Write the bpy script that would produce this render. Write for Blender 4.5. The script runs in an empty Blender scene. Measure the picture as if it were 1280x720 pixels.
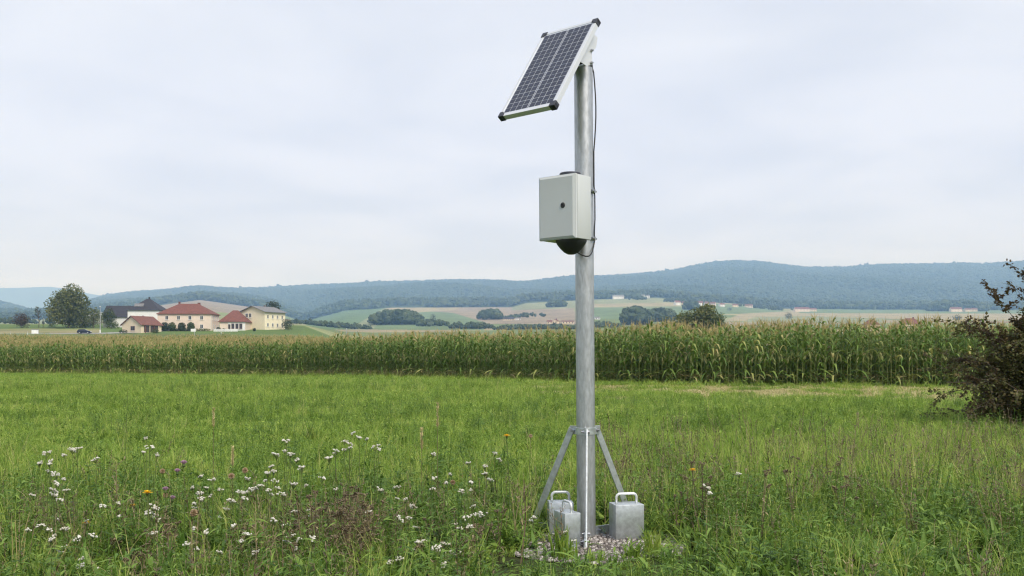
import bpy, bmesh, math, random
import numpy as np
from mathutils import Vector, Matrix, Euler

random.seed(7)
rng = np.random.default_rng(7)
PI = math.pi
scene = bpy.context.scene
col = scene.collection

# ------------------------------------------------------------------ camera
F = 1244.0            # focal length in pixels of a 1280 px wide frame
YH = 442.0            # picture row of the true horizon
HC = 1.12             # lens height
cam_d = bpy.data.cameras.new("camera")
cam = bpy.data.objects.new("camera", cam_d)
col.objects.link(cam)
cam_d.sensor_width = 36.0
cam_d.lens = 36.0 * F / 1280.0
cam_d.shift_y = (YH - 360.0) / 1280.0
cam_d.clip_start = 0.05
cam_d.clip_end = 40000.0
cam.location = (0, 0, HC)
cam.rotation_euler = (PI / 2, 0, 0)
scene.camera = cam
scene.render.resolution_x, scene.render.resolution_y = 1024, 576

# ------------------------------------------------------------------ world + sun
SUN_EL, SUN_AZ = math.radians(48), math.atan2(0.58, -0.81)
world = bpy.data.worlds.new("World")
scene.world = world
world.use_nodes = True
nt = world.node_tree
nt.nodes.clear()
N = nt.nodes.new
L = nt.links.new
out = N("ShaderNodeOutputWorld")
bg = N("ShaderNodeBackground")
bg.inputs["Strength"].default_value = 0.10
sky = N("ShaderNodeTexSky")
sky.sky_type = 'NISHITA'
sky.sun_disc = False
sky.sun_elevation = SUN_EL
sky.sun_rotation = SUN_AZ
tc = N("ShaderNodeTexCoord")
sep = N("ShaderNodeSeparateXYZ")
L(tc.outputs["Generated"], sep.inputs[0])
# flat cloud deck: project the view direction on a plane above
addz = N("ShaderNodeMath"); addz.operation = 'ADD'; addz.inputs[1].default_value = 0.10
absz = N("ShaderNodeMath"); absz.operation = 'ABSOLUTE'
L(sep.outputs["Z"], absz.inputs[0]); L(absz.outputs[0], addz.inputs[0])
dx = N("ShaderNodeMath"); dx.operation = 'DIVIDE'
dy = N("ShaderNodeMath"); dy.operation = 'DIVIDE'
L(sep.outputs["X"], dx.inputs[0]); L(addz.outputs[0], dx.inputs[1])
L(sep.outputs["Y"], dy.inputs[0]); L(addz.outputs[0], dy.inputs[1])
comb = N("ShaderNodeCombineXYZ")
L(dx.outputs[0], comb.inputs[0]); L(dy.outputs[0], comb.inputs[1])
noi = N("ShaderNodeTexNoise")
noi.inputs["Scale"].default_value = 1.15
noi.inputs["Detail"].default_value = 6
noi.inputs["Roughness"].default_value = 0.5
noi.inputs["Distortion"].default_value = 0.4
L(comb.outputs[0], noi.inputs["Vector"])
ramp = N("ShaderNodeValToRGB")
ramp.color_ramp.elements[0].position = 0.38
ramp.color_ramp.elements[0].color = (0.70, 0.74, 0.885, 1)
ramp.color_ramp.elements[1].position = 0.62
ramp.color_ramp.elements[1].color = (0.825, 0.858, 0.985, 1)
L(noi.outputs["Fac"], ramp.inputs["Fac"])
mul = N("ShaderNodeVectorMath"); mul.operation = 'SCALE'
mul.inputs["Scale"].default_value = 6.0
hr = N("ShaderNodeMapRange")             # the deck looks greyer blue low down
hr.inputs[1].default_value = 0.0; hr.inputs[2].default_value = 0.30
hr.inputs[3].default_value = 1.0; hr.inputs[4].default_value = 0.0
L(absz.outputs[0], hr.inputs[0])
hm = N("ShaderNodeMixRGB"); hm.blend_type = 'MULTIPLY'
hm.inputs[2].default_value = (0.93, 0.935, 1.10, 1)
L(hr.outputs[0], hm.inputs["Fac"]); L(ramp.outputs["Color"], hm.inputs[1])
L(hm.outputs[0], mul.inputs[0])
mixs = N("ShaderNodeMixRGB")
mixs.inputs["Fac"].default_value = 0.90
L(sky.outputs["Color"], mixs.inputs[1])
L(mul.outputs[0], mixs.inputs[2])
L(mixs.outputs[0], bg.inputs["Color"])
L(bg.outputs[0], out.inputs["Surface"])

sun_d = bpy.data.lights.new("sun", 'SUN')
sun_d.energy = 2.3
sun_d.angle = math.radians(24)
sun_d.color = (1.0, 0.955, 0.88)
sun = bpy.data.objects.new("sun", sun_d)
col.objects.link(sun)
sd = Vector((math.sin(SUN_AZ) * math.cos(SUN_EL), math.cos(SUN_AZ) * math.cos(SUN_EL), math.sin(SUN_EL)))
sun.rotation_euler = sd.to_track_quat('Z', 'Y').to_euler()
sun.location = (20, -20, 60)

vs = scene.view_settings
scene.display_settings.display_device = 'sRGB'
vs.view_transform = 'Standard'
vs.look = 'None'
vs.exposure = 0.85
vs.gamma = 1.0
vs.use_curve_mapping = False
scene.render.engine = 'CYCLES'
cy = scene.cycles
cy.max_bounces = 6
cy.diffuse_bounces = 3
cy.glossy_bounces = 3
cy.transmission_bounces = 3
cy.volume_bounces = 1
cy.use_denoising = True
cy.sample_clamp_indirect = 6
cy.filter_width = 1.25

# ------------------------------------------------------------------ helpers
def tag(o, label=None, cat=None, group=None, kind=None):
    if label: o["label"] = label
    if cat: o["category"] = cat
    if group: o["group"] = group
    if kind: o["kind"] = kind
    return o

def empty(name, loc=(0, 0, 0), rz=0.0):
    o = bpy.data.objects.new(name, None)
    o.empty_display_size = 0.2
    col.objects.link(o)
    o.location = loc
    o.rotation_euler = (0, 0, rz)
    return o

def link_mesh(name, me, parent=None):
    o = bpy.data.objects.new(name, me)
    col.objects.link(o)
    if parent is not None: o.parent = parent
    return o

def copy_tree(o, parent=None):
    c = o.copy()
    col.objects.link(c)
    if parent is not None: c.parent = parent
    for ch in list(o.children):
        copy_tree(ch, c)
    return c

class MB:
    """collects shapes and links them as one mesh"""
    def __init__(self):
        self.v, self.f, self.t, self.m = [], [], [], []
    def add(self, vs_, fs_, tint=0.5, mat=0):
        b = len(self.v)
        self.v += [tuple(p) for p in vs_]
        self.f += [tuple(b + i for i in q) for q in fs_]
        self.t += [tint] * len(vs_) if not isinstance(tint, (list, tuple)) else list(tint)
        self.m += [mat] * len(fs_)
        return self
    def box(self, c, s, R=None, mat=0, bev=0.0, tint=0.5):
        hx, hy, hz = s[0] / 2, s[1] / 2, s[2] / 2
        if bev <= 0:
            P = [(-hx, -hy, -hz), (hx, -hy, -hz), (hx, hy, -hz), (-hx, hy, -hz), (-hx, -hy, hz), (hx, -hy, hz), (hx, hy, hz), (-hx, hy, hz)]
            Q = [(0, 3, 2, 1), (4, 5, 6, 7), (0, 1, 5, 4), (1, 2, 6, 5), (2, 3, 7, 6), (3, 0, 4, 7)]
        else:
            bm = bmesh.new()
            bmesh.ops.create_cube(bm, size=1.0)
            for q in bm.verts: q.co = Vector((q.co.x * s[0], q.co.y * s[1], q.co.z * s[2]))
            bmesh.ops.bevel(bm, geom=bm.edges[:], offset=bev, segments=2, affect='EDGES', profile=0.5)
            bm.verts.index_update()
            P = [q.co.copy() for q in bm.verts]
            Q = [tuple(q.index for q in fc.verts) for fc in bm.faces]
            bm.free()
        c = Vector(c)
        P = [c + (R @ Vector(p) if R else Vector(p)) for p in P]
        return self.add(P, Q, tint, mat)
    def tube(self, pts, rad, n=8, mat=0, tint=0.5, caps=True):
        pts = [Vector(p) for p in pts]
        rad = [rad] * len(pts) if not isinstance(rad, (list, tuple)) else rad
        V, Fc = [], []
        ref = None
        for i, p in enumerate(pts):
            d = (pts[min(i + 1, len(pts) - 1)] - pts[max(i - 1, 0)])
            d = d.normalized() if d.length > 1e-9 else Vector((0, 0, 1))
            if ref is None:
                ref = Vector((1, 0, 0)) if abs(d.x) < 0.8 else Vector((0, 1, 0))
            a = (ref - d * ref.dot(d))
            a = a.normalized() if a.length > 1e-6 else d.orthogonal().normalized()
            b = d.cross(a)
            ref = a
            for k in range(n):
                t = 2 * PI * k / n
                V.append(p + (a * math.cos(t) + b * math.sin(t)) * rad[i])
        for i in range(len(pts) - 1):
            for k in range(n):
                Fc.append((i * n + k, i * n + (k + 1) % n, (i + 1) * n + (k + 1) % n, (i + 1) * n + k))
        if caps:
            Fc.append(tuple(reversed(range(n))))
            Fc.append(tuple((len(pts) - 1) * n + k for k in range(n)))
        return self.add(V, Fc, tint, mat)
    def lathe(self, prof, c=(0, 0, 0), n=16, mat=0, tint=0.5, R=None):
        V, Fc = [], []
        c = Vector(c)
        for r, z in prof:
            for k in range(n):
                t = 2 * PI * k / n
                p = Vector((r * math.cos(t), r * math.sin(t), z))
                V.append(c + (R @ p if R else p))
        for i in range(len(prof) - 1):
            for k in range(n):
                Fc.append((i * n + k, i * n + (k + 1) % n, (i + 1) * n + (k + 1) % n, (i + 1) * n + k))
        Fc.append(tuple(reversed(range(n))))
        Fc.append(tuple((len(prof) - 1) * n + k for k in range(n)))
        return self.add(V, Fc, tint, mat)
    def prism(self, poly, ext, mat=0, tint=0.5):
        """closed planar polygon pushed along ext"""
        poly = [Vector(p) for p in poly]
        e = Vector(ext)
        n = len(poly)
        V = poly + [p + e for p in poly]
        Fc = [tuple(range(n)), tuple(reversed(range(n, 2 * n)))]
        for i in range(n):
            j = (i + 1) % n
            Fc.append((i, i + n, j + n, j))
        return self.add(V, Fc, tint, mat)
    def mesh(self, name, mats, smooth=False, autosm=None):
        me = bpy.data.meshes.new(name)
        me.from_pydata([tuple(p) for p in self.v], [], self.f)
        mats = mats if isinstance(mats, (list, tuple)) else [mats]
        for m in mats: me.materials.append(m)
        if len(mats) > 1: me.polygons.foreach_set("material_index", self.m)
        at = me.attributes.new("tint", 'FLOAT', 'POINT')
        at.data.foreach_set("value", self.t)
        if smooth: me.polygons.foreach_set("use_smooth", [True] * len(me.polygons))
        me.update()
        bm = bmesh.new(); bm.from_mesh(me)
        bmesh.ops.recalc_face_normals(bm, faces=bm.faces[:])
        if autosm is not None:
            for fc in bm.faces: fc.smooth = True
            for e in bm.edges:
                if len(e.link_faces) == 2 and e.calc_face_angle(0) > autosm: e.smooth = False
        bm.to_mesh(me); bm.free()
        return me
    def build(self, name, mats, parent=None, smooth=False, autosm=None):
        return link_mesh(name, self.mesh(name, mats, smooth, autosm), parent)

def np_mesh(name, V, Fq, mats, tint=None, smooth=False, midx=None):
    """V (n,3), Fq (m,k) with equal-sized faces"""
    me = bpy.data.meshes.new(name)
    k = Fq.shape[1]
    me.vertices.add(len(V)); me.vertices.foreach_set("co", np.asarray(V, dtype=np.float32).ravel())
    me.loops.add(Fq.size); me.loops.foreach_set("vertex_index", Fq.astype(np.int32).ravel())
    me.polygons.add(len(Fq))
    me.polygons.foreach_set("loop_start", np.arange(0, Fq.size, k, dtype=np.int32))
    for m in (mats if isinstance(mats, (list, tuple)) else [mats]): me.materials.append(m)
    if midx is not None: me.polygons.foreach_set("material_index", midx.astype(np.int32))
    if smooth: me.polygons.foreach_set("use_smooth", np.ones(len(Fq), dtype=bool))
    if tint is not None:
        at = me.attributes.new("tint", 'FLOAT', 'POINT')
        at.data.foreach_set("value", np.asarray(tint, dtype=np.float32))
    me.update(calc_edges=True)
    me.validate()
    return me

# ------------------------------------------------------------------ materials
def mat_new(name):
    m = bpy.data.materials.new(name)
    m.use_nodes = True
    t = m.node_tree
    t.nodes.clear()
    o = t.nodes.new("ShaderNodeOutputMaterial")
    return m, t, o

def principled(name, c, rough=0.6, metal=0.0, noise=None, bump=0.0, spec=0.5):
    """noise = (scale xyz, strength, detail)"""
    m, t, o = mat_new(name)
    p = t.nodes.new("ShaderNodeBsdfPrincipled")
    p.inputs["Base Color"].default_value = (*c, 1)
    p.inputs["Roughness"].default_value = rough
    p.inputs["Metallic"].default_value = metal
    p.inputs["Specular IOR Level"].default_value = spec
    t.links.new(p.outputs[0], o.inputs[0])
    if noise:
        tcn = t.nodes.new("ShaderNodeTexCoord")
        mp = t.nodes.new("ShaderNodeMapping")
        mp.inputs["Scale"].default_value = noise[0]
        t.links.new(tcn.outputs["Object"], mp.inputs[0])
        nz = t.nodes.new("ShaderNodeTexNoise")
        nz.inputs["Scale"].default_value = 1.0
        nz.inputs["Detail"].default_value = noise[2] if len(noise) > 2 else 4
        nz.inputs["Roughness"].default_value = 0.62
        t.links.new(mp.outputs[0], nz.inputs["Vector"])
        r = t.nodes.new("ShaderNodeValToRGB")
        k = noise[1]
        r.color_ramp.elements[0].position = 0.3
        r.color_ramp.elements[1].position = 0.7
        r.color_ramp.elements[0].color = (*[max(0, x * (1 - k)) for x in c], 1)
        r.color_ramp.elements[1].color = (*[min(1, x * (1 + k)) for x in c], 1)
        t.links.new(nz.outputs["Fac"], r.inputs[0])
        t.links.new(r.outputs[0], p.inputs["Base Color"])
        if bump:
            b = t.nodes.new("ShaderNodeBump")
            b.inputs["Strength"].default_value = bump
            b.inputs["Distance"].default_value = 0.002
            t.links.new(nz.outputs["Fac"], b.inputs["Height"])
            t.links.new(b.outputs[0], p.inputs["Normal"])
    return m

def leaf_mat(name, stops, transl=0.35, rnd=0.25, patch=0.0, pscale=0.5, rough=0.55, wide=None):
    """colour from the 'tint' attribute + per-instance random + world-space patches, through a ramp"""
    m, t, o = mat_new(name)
    n, l = t.nodes.new, t.links.new
    at = n("ShaderNodeAttribute"); at.attribute_name = "tint"
    oi = n("ShaderNodeObjectInfo")
    ma = n("ShaderNodeMath"); ma.operation = 'MULTIPLY_ADD'
    ma.inputs[1].default_value = rnd; ma.inputs[2].default_value = -rnd / 2
    l(oi.outputs["Random"], ma.inputs[0])
    s = n("ShaderNodeMath"); s.operation = 'ADD'
    l(at.outputs["Fac"], s.inputs[0]); l(ma.outputs[0], s.inputs[1])
    last = s
    if patch:
        ge = n("ShaderNodeNewGeometry")
        nz = n("ShaderNodeTexNoise"); nz.inputs["Scale"].default_value = pscale
        nz.inputs["Detail"].default_value = 3
        l(ge.outputs["Position"], nz.inputs["Vector"])
        mb = n("ShaderNodeMath"); mb.operation = 'MULTIPLY_ADD'
        mb.inputs[1].default_value = patch; mb.inputs[2].default_value = -patch / 2
        l(nz.outputs["Fac"], mb.inputs[0])
        s2 = n("ShaderNodeMath"); s2.operation = 'ADD'
        l(last.outputs[0], s2.inputs[0]); l(mb.outputs[0], s2.inputs[1])
        last = s2
    r = n("ShaderNodeValToRGB")
    cr = r.color_ramp
    while len(cr.elements) < len(stops): cr.elements.new(0.5)
    for e, (p, c) in zip(cr.elements, stops):
        e.position = p; e.color = (*c, 1)
    l(last.outputs[0], r.inputs[0])
    p = n("ShaderNodeBsdfPrincipled")
    p.inputs["Roughness"].default_value = rough
    p.inputs["Specular IOR Level"].default_value = 0.35
    l(r.outputs[0], p.inputs["Base Color"])
    if transl > 0:
        tr = n("ShaderNodeBsdfTranslucent")
        l(r.outputs[0], tr.inputs["Color"])
        mx = n("ShaderNodeMixShader"); mx.inputs[0].default_value = transl
        l(p.outputs[0], mx.inputs[1]); l(tr.outputs[0], mx.inputs[2])
        l(mx.outputs[0], o.inputs[0])
    else:
        l(p.outputs[0], o.inputs[0])
    return m

M = {}
M['grass'] = leaf_mat("meadow grass", [(0.0, (0.085, 0.16, 0.022)), (0.3, (0.20, 0.325, 0.045)), (0.6, (0.33, 0.455, 0.08)), (0.85, (0.46, 0.51, 0.13)), (1.0, (0.52, 0.45, 0.22))], 0.5, 0.42, 0.75, 0.45)
M['weed'] = leaf_mat("broad weed leaves", [(0.0, (0.04, 0.09, 0.016)), (0.5, (0.11, 0.21, 0.03)), (1.0, (0.22, 0.33, 0.06))], 0.35, 0.3, 0.3, 0.8)
M['dry'] = leaf_mat("dry stems", [(0.0, (0.09, 0.068, 0.04)), (0.5, (0.185, 0.145, 0.085)), (1.0, (0.42, 0.35, 0.19))], 0.15, 0.4)
M['hay'] = leaf_mat("mown hay", [(0.0, (0.22, 0.23, 0.08)), (0.5, (0.42, 0.38, 0.16)), (1.0, (0.58, 0.50, 0.27))], 0.2, 0.3, 0.4, 0.5)
M['stem'] = leaf_mat("green stem", [(0.0, (0.07, 0.12, 0.03)), (1.0, (0.16, 0.20, 0.06))], 0.2, 0.4)
M['white_petal'] = leaf_mat("white florets", [(0.0, (0.52, 0.49, 0.38)), (0.5, (0.74, 0.72, 0.64)), (1.0, (0.84, 0.83, 0.78))], 0.3, 0.3)
M['yellow_petal'] = leaf_mat("yellow petals", [(0.0, (0.75, 0.40, 0.01)), (1.0, (0.85, 0.58, 0.02))], 0.3, 0.3)
M['purple_petal'] = leaf_mat("purple florets", [(0.0, (0.42, 0.22, 0.36)), (1.0, (0.60, 0.42, 0.54))], 0.3, 0.3)
M['seed'] = leaf_mat("seed fluff", [(0.0, (0.42, 0.30, 0.18)), (1.0, (0.62, 0.50, 0.34))], 0.4, 0.3)
M['corn_leaf'] = leaf_mat("corn leaves", [(0.0, (0.055, 0.115, 0.026)), (0.45, (0.12, 0.21, 0.043)), (0.7, (0.20, 0.285, 0.065)), (0.88, (0.43, 0.42, 0.15)), (1.0, (0.48, 0.39, 0.21))], 0.35, 0.2)
M['corn_stalk'] = leaf_mat("corn stalk", [(0.0, (0.07, 0.11, 0.03)), (1.0, (0.18, 0.20, 0.065))], 0.0, 0.5)
M['tassel'] = leaf_mat("corn tassel", [(0.0, (0.30, 0.25, 0.10)), (1.0, (0.52, 0.43, 0.20))], 0.2, 0.6)
M['cob'] = leaf_mat("corn cob husk", [(0.0, (0.22, 0.27, 0.09)), (1.0, (0.42, 0.40, 0.18))], 0.1, 0.6)
M['leaf_green'] = leaf_mat("tree leaves", [(0.0, (0.028, 0.050, 0.016)), (0.5, (0.062, 0.095, 0.025)), (1.0, (0.125, 0.155, 0.045))], 0.3, 0.1)
M['leaf_olive'] = leaf_mat("olive leaves", [(0.0, (0.06, 0.085, 0.022)), (0.5, (0.125, 0.15, 0.042)), (1.0, (0.22, 0.21, 0.08))], 0.3, 0.1)
M['leaf_dark'] = leaf_mat("dark leaves", [(0.0, (0.018, 0.030, 0.014)), (0.5, (0.036, 0.054, 0.02)), (1.0, (0.07, 0.09, 0.03))], 0.25, 0.1)
M['leaf_red'] = leaf_mat("reddish brown leaves", [(0.0, (0.035, 0.028, 0.018)), (0.5, (0.075, 0.048, 0.03)), (1.0, (0.14, 0.085, 0.05))], 0.3, 0.1)
M['leaf_bush'] = leaf_mat("autumn bush leaves", [(0.0, (0.066, 0.044, 0.024)), (0.35, (0.10, 0.072, 0.034)), (0.6, (0.088, 0.092, 0.030)), (0.8, (0.125, 0.14, 0.042)), (1.0, (0.18, 0.14, 0.06))], 0.4, 0.1)
M['forest'] = leaf_mat("forest crowns", [(0.0, (0.022, 0.038, 0.02)), (0.5, (0.038, 0.06, 0.026)), (1.0, (0.07, 0.09, 0.035))], 0.0, 0.8, 0.3, 0.004, 0.9)
M['bark'] = principled("bark", (0.10, 0.078, 0.058), 0.9, 0, ((9, 9, 3), 0.4))
M['galv'] = principled("galvanised steel", (0.42, 0.44, 0.46), 0.40, 0.72, ((60, 60, 16), 0.24, 9), 0.25)
M['galv2'] = principled("galvanised plate", (0.50, 0.54, 0.56), 0.36, 0.70, ((30, 30, 30), 0.22, 6), 0.2)
M['handle'] = principled('bare zinc handle', (0.66, 0.68, 0.69), 0.4, 0.55)
M['bolt'] = principled("bolt steel", (0.42, 0.43, 0.45), 0.35, 0.9)
M['alu'] = principled("anodised aluminium frame", (0.64, 0.66, 0.69), 0.38, 0.35)
M['backsheet'] = principled("panel backsheet", (0.52, 0.55, 0.62), 0.25)
M['cell'] = principled("polycrystalline cell", (0.030, 0.036, 0.062), 0.32, 0.0, ((60, 60, 60), 0.22, 2), 0, 0.3)
M['black'] = principled("black plastic", (0.018, 0.019, 0.022), 0.5)
M['cap'] = principled("dark corner plastic", (0.030, 0.034, 0.048), 0.5)
M['boxgrey'] = principled("light grey enclosure paint", (0.50, 0.53, 0.545), 0.42, 0, ((3, 3, 2), 0.03))
M['rubber'] = principled("rubber", (0.02, 0.02, 0.02), 0.8)
M['gasket'] = principled("dark gasket", (0.10, 0.11, 0.11), 0.8)

# ------------------------------------------------------------------ terrain
def sm(a, b, x):
    t = np.clip((x - a) / (b - a), 0, 1)
    return t * t * (3 - 2 * t)

EX = np.array([-700, -100, 0, 20, 45, 80, 100, 112, 130, 170, 250, 300, 330, 380, 404, 430, 464, 490, 568, 640, 657, 700, 716, 745, 795, 820, 845, 867, 895, 920, 945, 970, 1000, 1015, 1067, 1084, 1171, 1230, 1280, 1400, 2000])
RIDGE = np.interp(EX, [-700, -100, 0, 18, 45, 100, 112, 130, 170, 250, 300, 330, 380, 404, 464, 568, 657, 716, 745, 795, 845, 870, 895, 920, 945, 1000, 1015, 1067, 1084, 1171, 1230, 1280, 1400, 2000],
                  [372, 378, 382, 387, 393, 388, 378, 372.5, 367, 362.5, 363, 362.5, 359, 358.5, 355.5, 352.5, 355.5, 349.5, 348.5, 345, 340, 334, 330, 328.5, 329, 336, 337, 336, 333.6, 332, 332, 329, 326, 345])
FIELD = np.interp(EX, [-700, 0, 100, 112, 170, 215, 250, 272, 300, 330, 350, 380, 430, 490, 640, 648, 716, 745, 820, 867, 920, 970, 1100, 1280, 2000],
                  [394, 396, 396, 392, 386, 376, 375, 379, 382, 386, 394, 403, 388.5, 385, 384.5, 380, 376, 374.5, 372.5, 377, 380, 386, 387.5, 388, 390])
YK = np.array([0., 25., 50., 70., 130., 334., 352., 420., 900., 1600., 2600., 2850., 3400., 6200., 7400., 9000.])

def z_at(y, Y):
    return HC + (YH - y) / F * Y

def column(x, ri, fi):
    wl = 1 - sm(368, 450, x)
    wr = sm(900, 1100, x)
    zl = [0, 0, -0.18, -0.32, 1.35, 7.7, 9.25, 13.4]
    zr = [0, 0, -0.10, -0.12, 0.5, 2.2, 2.4, 3.4]
    z = [a * wl + b * (1 - wl) for a, b in zip(zl, zr)]
    y900 = 405 * wl + (1 - wl) * (415 * (1 - wr) + 409 * wr)
    y1600 = min(fi + 9, y900 - 2) if wl > 0.5 else fi + (y900 - fi) * 0.45
    y2600 = fi
    bump = 1.0 if 395 < x < 745 else 0.5
    y2850 = fi - 5 * bump
    y3400 = fi - 1.0
    z += [z_at(y900, 900), z_at(y1600, 1600), z_at(y2600, 2600), z_at(y2850, 2850), z_at(max(y3400, ri + 6), 3400)]
    zr_ = z_at(ri, 6200)
    z += [zr_, zr_ * 0.85, 300]
    return z

TAB = np.array([column(float(x), float(r), float(fi)) for x, r, fi in zip(EX, RIDGE, FIELD)])

def ground_z(X, Y):
    X = np.asarray(X, dtype=float); Y = np.asarray(Y, dtype=float)
    r = np.hypot(X, Y)
    ang = np.arctan2(X, Y)
    a = np.clip(ang, -0.8, 0.8)
    px = 640 + F * np.tan(a)
    d = np.where(np.abs(ang) < 0.8, np.maximum(Y, 0), r * math.cos(0.8))
    ki = np.interp(px, EX, np.arange(len(EX)))
    i0 = np.clip(np.floor(ki).astype(int), 0, len(EX) - 2)
    t = ki - i0
    di = np.interp(d, YK, np.arange(len(YK)))
    j0 = np.clip(np.floor(di).astype(int), 0, len(YK) - 2)
    s = di - j0
    z0 = TAB[i0, j0] * (1 - s) + TAB[i0, j0 + 1] * s
    z1 = TAB[i0 + 1, j0] * (1 - s) + TAB[i0 + 1, j0 + 1] * s
    z = z0 * (1 - t) + z1 * t
    w = 1 - sm(0.9, 1.5, np.abs(ang))
    z = z * w
    z = z + 0.02 * np.sin(X * 0.9 + 1.3) * np.sin(Y * 0.7) * sm(8, 14, r) * (1 - sm(60, 100, r))
    z = z + sm(3400, 4200, r) * (1 - sm(5600, 6200, r)) * w * (22 * np.sin(X / 310.0 + 1 + Y / 900.0) * np.sin(Y / 420.0) + 7 * np.sin(X / 90.0 + Y / 200.0))
    return z

def gz(X, Y):
    return float(ground_z(np.array([X]), np.array([Y]))[0])

CORN_F = np.array([(-110, 84), (-60, 72), (-34, 65), (-17, 59), (-11, 54.5), (-4, 46.5), (3, 38.5), (6.5, 36), (9.6, 34.8), (17, 34.5), (30, 34.5), (60, 36)])
def corn_front(X):
    return np.interp(X, CORN_F[:, 0], CORN_F[:, 1])

# colours of the land: what grows where
GRASS_S = (0.075, 0.13, 0.022)
def poly_mask(px, py, poly):
    inside = np.zeros(px.shape, dtype=bool)
    n = len(poly)
    j = n - 1
    for i in range(n):
        xi, yi = poly[i]; xj, yj = poly[j]
        c = ((yi > py) != (yj > py)) & (px < (xj - xi) * (py - yi) / (yj - yi + 1e-12) + xi)
        inside ^= c
        j = i
    return inside

na = 900
front = np.linspace(-0.62, 0.62, 760)
side = np.concatenate([np.linspace(-PI, -0.62, 70)[:-1], front, np.linspace(0.62, PI, 70)[1:]])[:-1]
rr = np.concatenate([[0.3], np.geomspace(1, 60, 60), np.linspace(60, 900, 90)[1:], np.linspace(900, 3400, 170)[1:], np.linspace(3400, 6800, 80)[1:], np.linspace(6800, 9300, 8)[1:]])
A, Rr = np.meshgrid(side, rr)
GX, GY = Rr * np.sin(A), Rr * np.cos(A)
GZ = ground_z(GX, GY)
gpx = 640 + F * np.tan(np.clip(A, -0.8, 0.8))
gpy = YH - F * (GZ - HC) / np.maximum(GY, 1e-3)
COL = np.zeros(GX.shape + (3,))
COL[:] = GRASS_S
vor_pts = np.column_stack([rng.uniform(-3200, 3200, 420), rng.uniform(380, 3200, 420)])
vor_col = np.array([(0.13, 0.17, 0.06), (0.26, 0.22, 0.13), (0.30, 0.27, 0.15), (0.18, 0.22, 0.08), (0.10, 0.16, 0.05), (0.24, 0.19, 0.12), (0.22, 0.24, 0.11)])
vor_k = rng.integers(0, len(vor_col), 420)
fm = (GY > 380) & (np.abs(A) < 0.75) & (GY < 3300)
P_ = np.column_stack([GX[fm], GY[fm]])
best = np.full(len(P_), 1e18); bi = np.zeros(len(P_), dtype=int)
ca, sa = math.cos(0.5), math.sin(0.5)
for k in range(len(vor_pts)):
    dxx = P_[:, 0] - vor_pts[k, 0]; dyy = P_[:, 1] - vor_pts[k, 1]
    d2 = ((dxx * ca + dyy * sa) / 2.1) ** 2 + (-dxx * sa + dyy * ca) ** 2
    b = d2 < best
    best[b] = d2[b]; bi[b] = k
COL[fm] = vor_col[vor_k[bi]]
GREEN, GREEN2, TAN, TAN2, PALE, BROWN = (0.105, 0.16, 0.075), (0.125, 0.175, 0.085), (0.28, 0.245, 0.15), (0.235, 0.195, 0.14), (0.20, 0.22, 0.12), (0.20, 0.16, 0.12)
FIELDS = [
    ([(380, 412), (384, 402), (430, 388), (482, 384), (462, 396), (436, 412)], GREEN),
    ([(436, 412), (462, 396), (482, 384), (520, 383), (560, 384), (500, 392), (474, 402), (466, 412)], PALE),
    ([(466, 412), (474, 402), (500, 392), (560, 388), (612, 405), (604, 413)], GREEN2),
    ([(482, 385.5), (520, 380), (645, 380), (716, 383), (725, 406), (660, 405), (612, 405), (566, 391)], TAN2),
    ([(482, 386), (520, 382), (580, 382), (566, 388), (510, 391)], TAN),
    ([(640, 388), (640, 379), (720, 373), (722, 385), (660, 387)], PALE),
    ([(720, 378), (742, 372), (800, 370), (830, 370), (868, 378), (850, 385), (720, 385)], PALE),
    ([(720, 385), (850, 384), (870, 392), (800, 398), (720, 400)], GREEN2),
    ([(740, 380), (850, 378), (850, 382), (742, 384)], TAN),
    ([(870, 378), (970, 384), (985, 391), (900, 393), (868, 392)], GREEN2),
    ([(905, 402), (925, 392), (990, 389), (1290, 392), (1290, 400), (1000, 398)], TAN),
    ([(925, 403), (945, 396), (1010, 395), (1110, 398), (1100, 404)], PALE),
    ([(1000, 391.5), (1000, 386), (1290, 386), (1290, 392)], GREEN2),
    ([(185, 386), (214, 373), (275, 373), (270, 384), (210, 388)], TAN2),
    ([(262, 390), (272, 378), (332, 384), (340, 393)], TAN2),
    ([(-200, 405), (-200, 397), (60, 397), (70, 405)], PALE),
]
for poly, c in FIELDS:
    mk = poly_mask(gpx, gpy, poly) & fm & (GY > 700)
    COL[mk] = c
COL[(GY > 2620) & (np.abs(A) < 0.9)] = (0.035, 0.055, 0.026)
# near land beyond the corn: grass, stubble
nb = (GY > 132) & (GY < 330) & (np.abs(A) < 0.8)
COL[nb] = (0.12, 0.15, 0.05)
nb = (GY >= 330) & (GY < 460) & (gpx < 420) & (np.abs(A) < 0.8)
COL[nb] = (0.10, 0.15, 0.045)
nb = (GY > 337) & (GY < 352) & (gpx < 125) & (np.abs(A) < 0.8)
COL[nb] = (0.24, 0.22, 0.12)
nb = (GY > 352) & (GY < 372) & (gpx < 125) & (np.abs(A) < 0.8)
COL[nb] = (0.20, 0.21, 0.09)
hd = corn_front(GX) - GY
COL[(hd > 0.5) & (hd < 12) & (GX > 1.0) & (GY > 10) & (np.abs(A) < 0.8)] = (0.24, 0.21, 0.10)
COL[(np.hypot(GX, GY) < 7.2) & (np.abs(A) < 1.2)] = (0.045, 0.055, 0.02)  # soil darkened under the front weeds: shade of the gaps put into its colour
# soft noise between fields
COL *= (1 + 0.10 * np.sin(GX / 37.0 + GY / 53.0) * np.sin(GX / 23.0 - GY / 71.0))[..., None]

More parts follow.
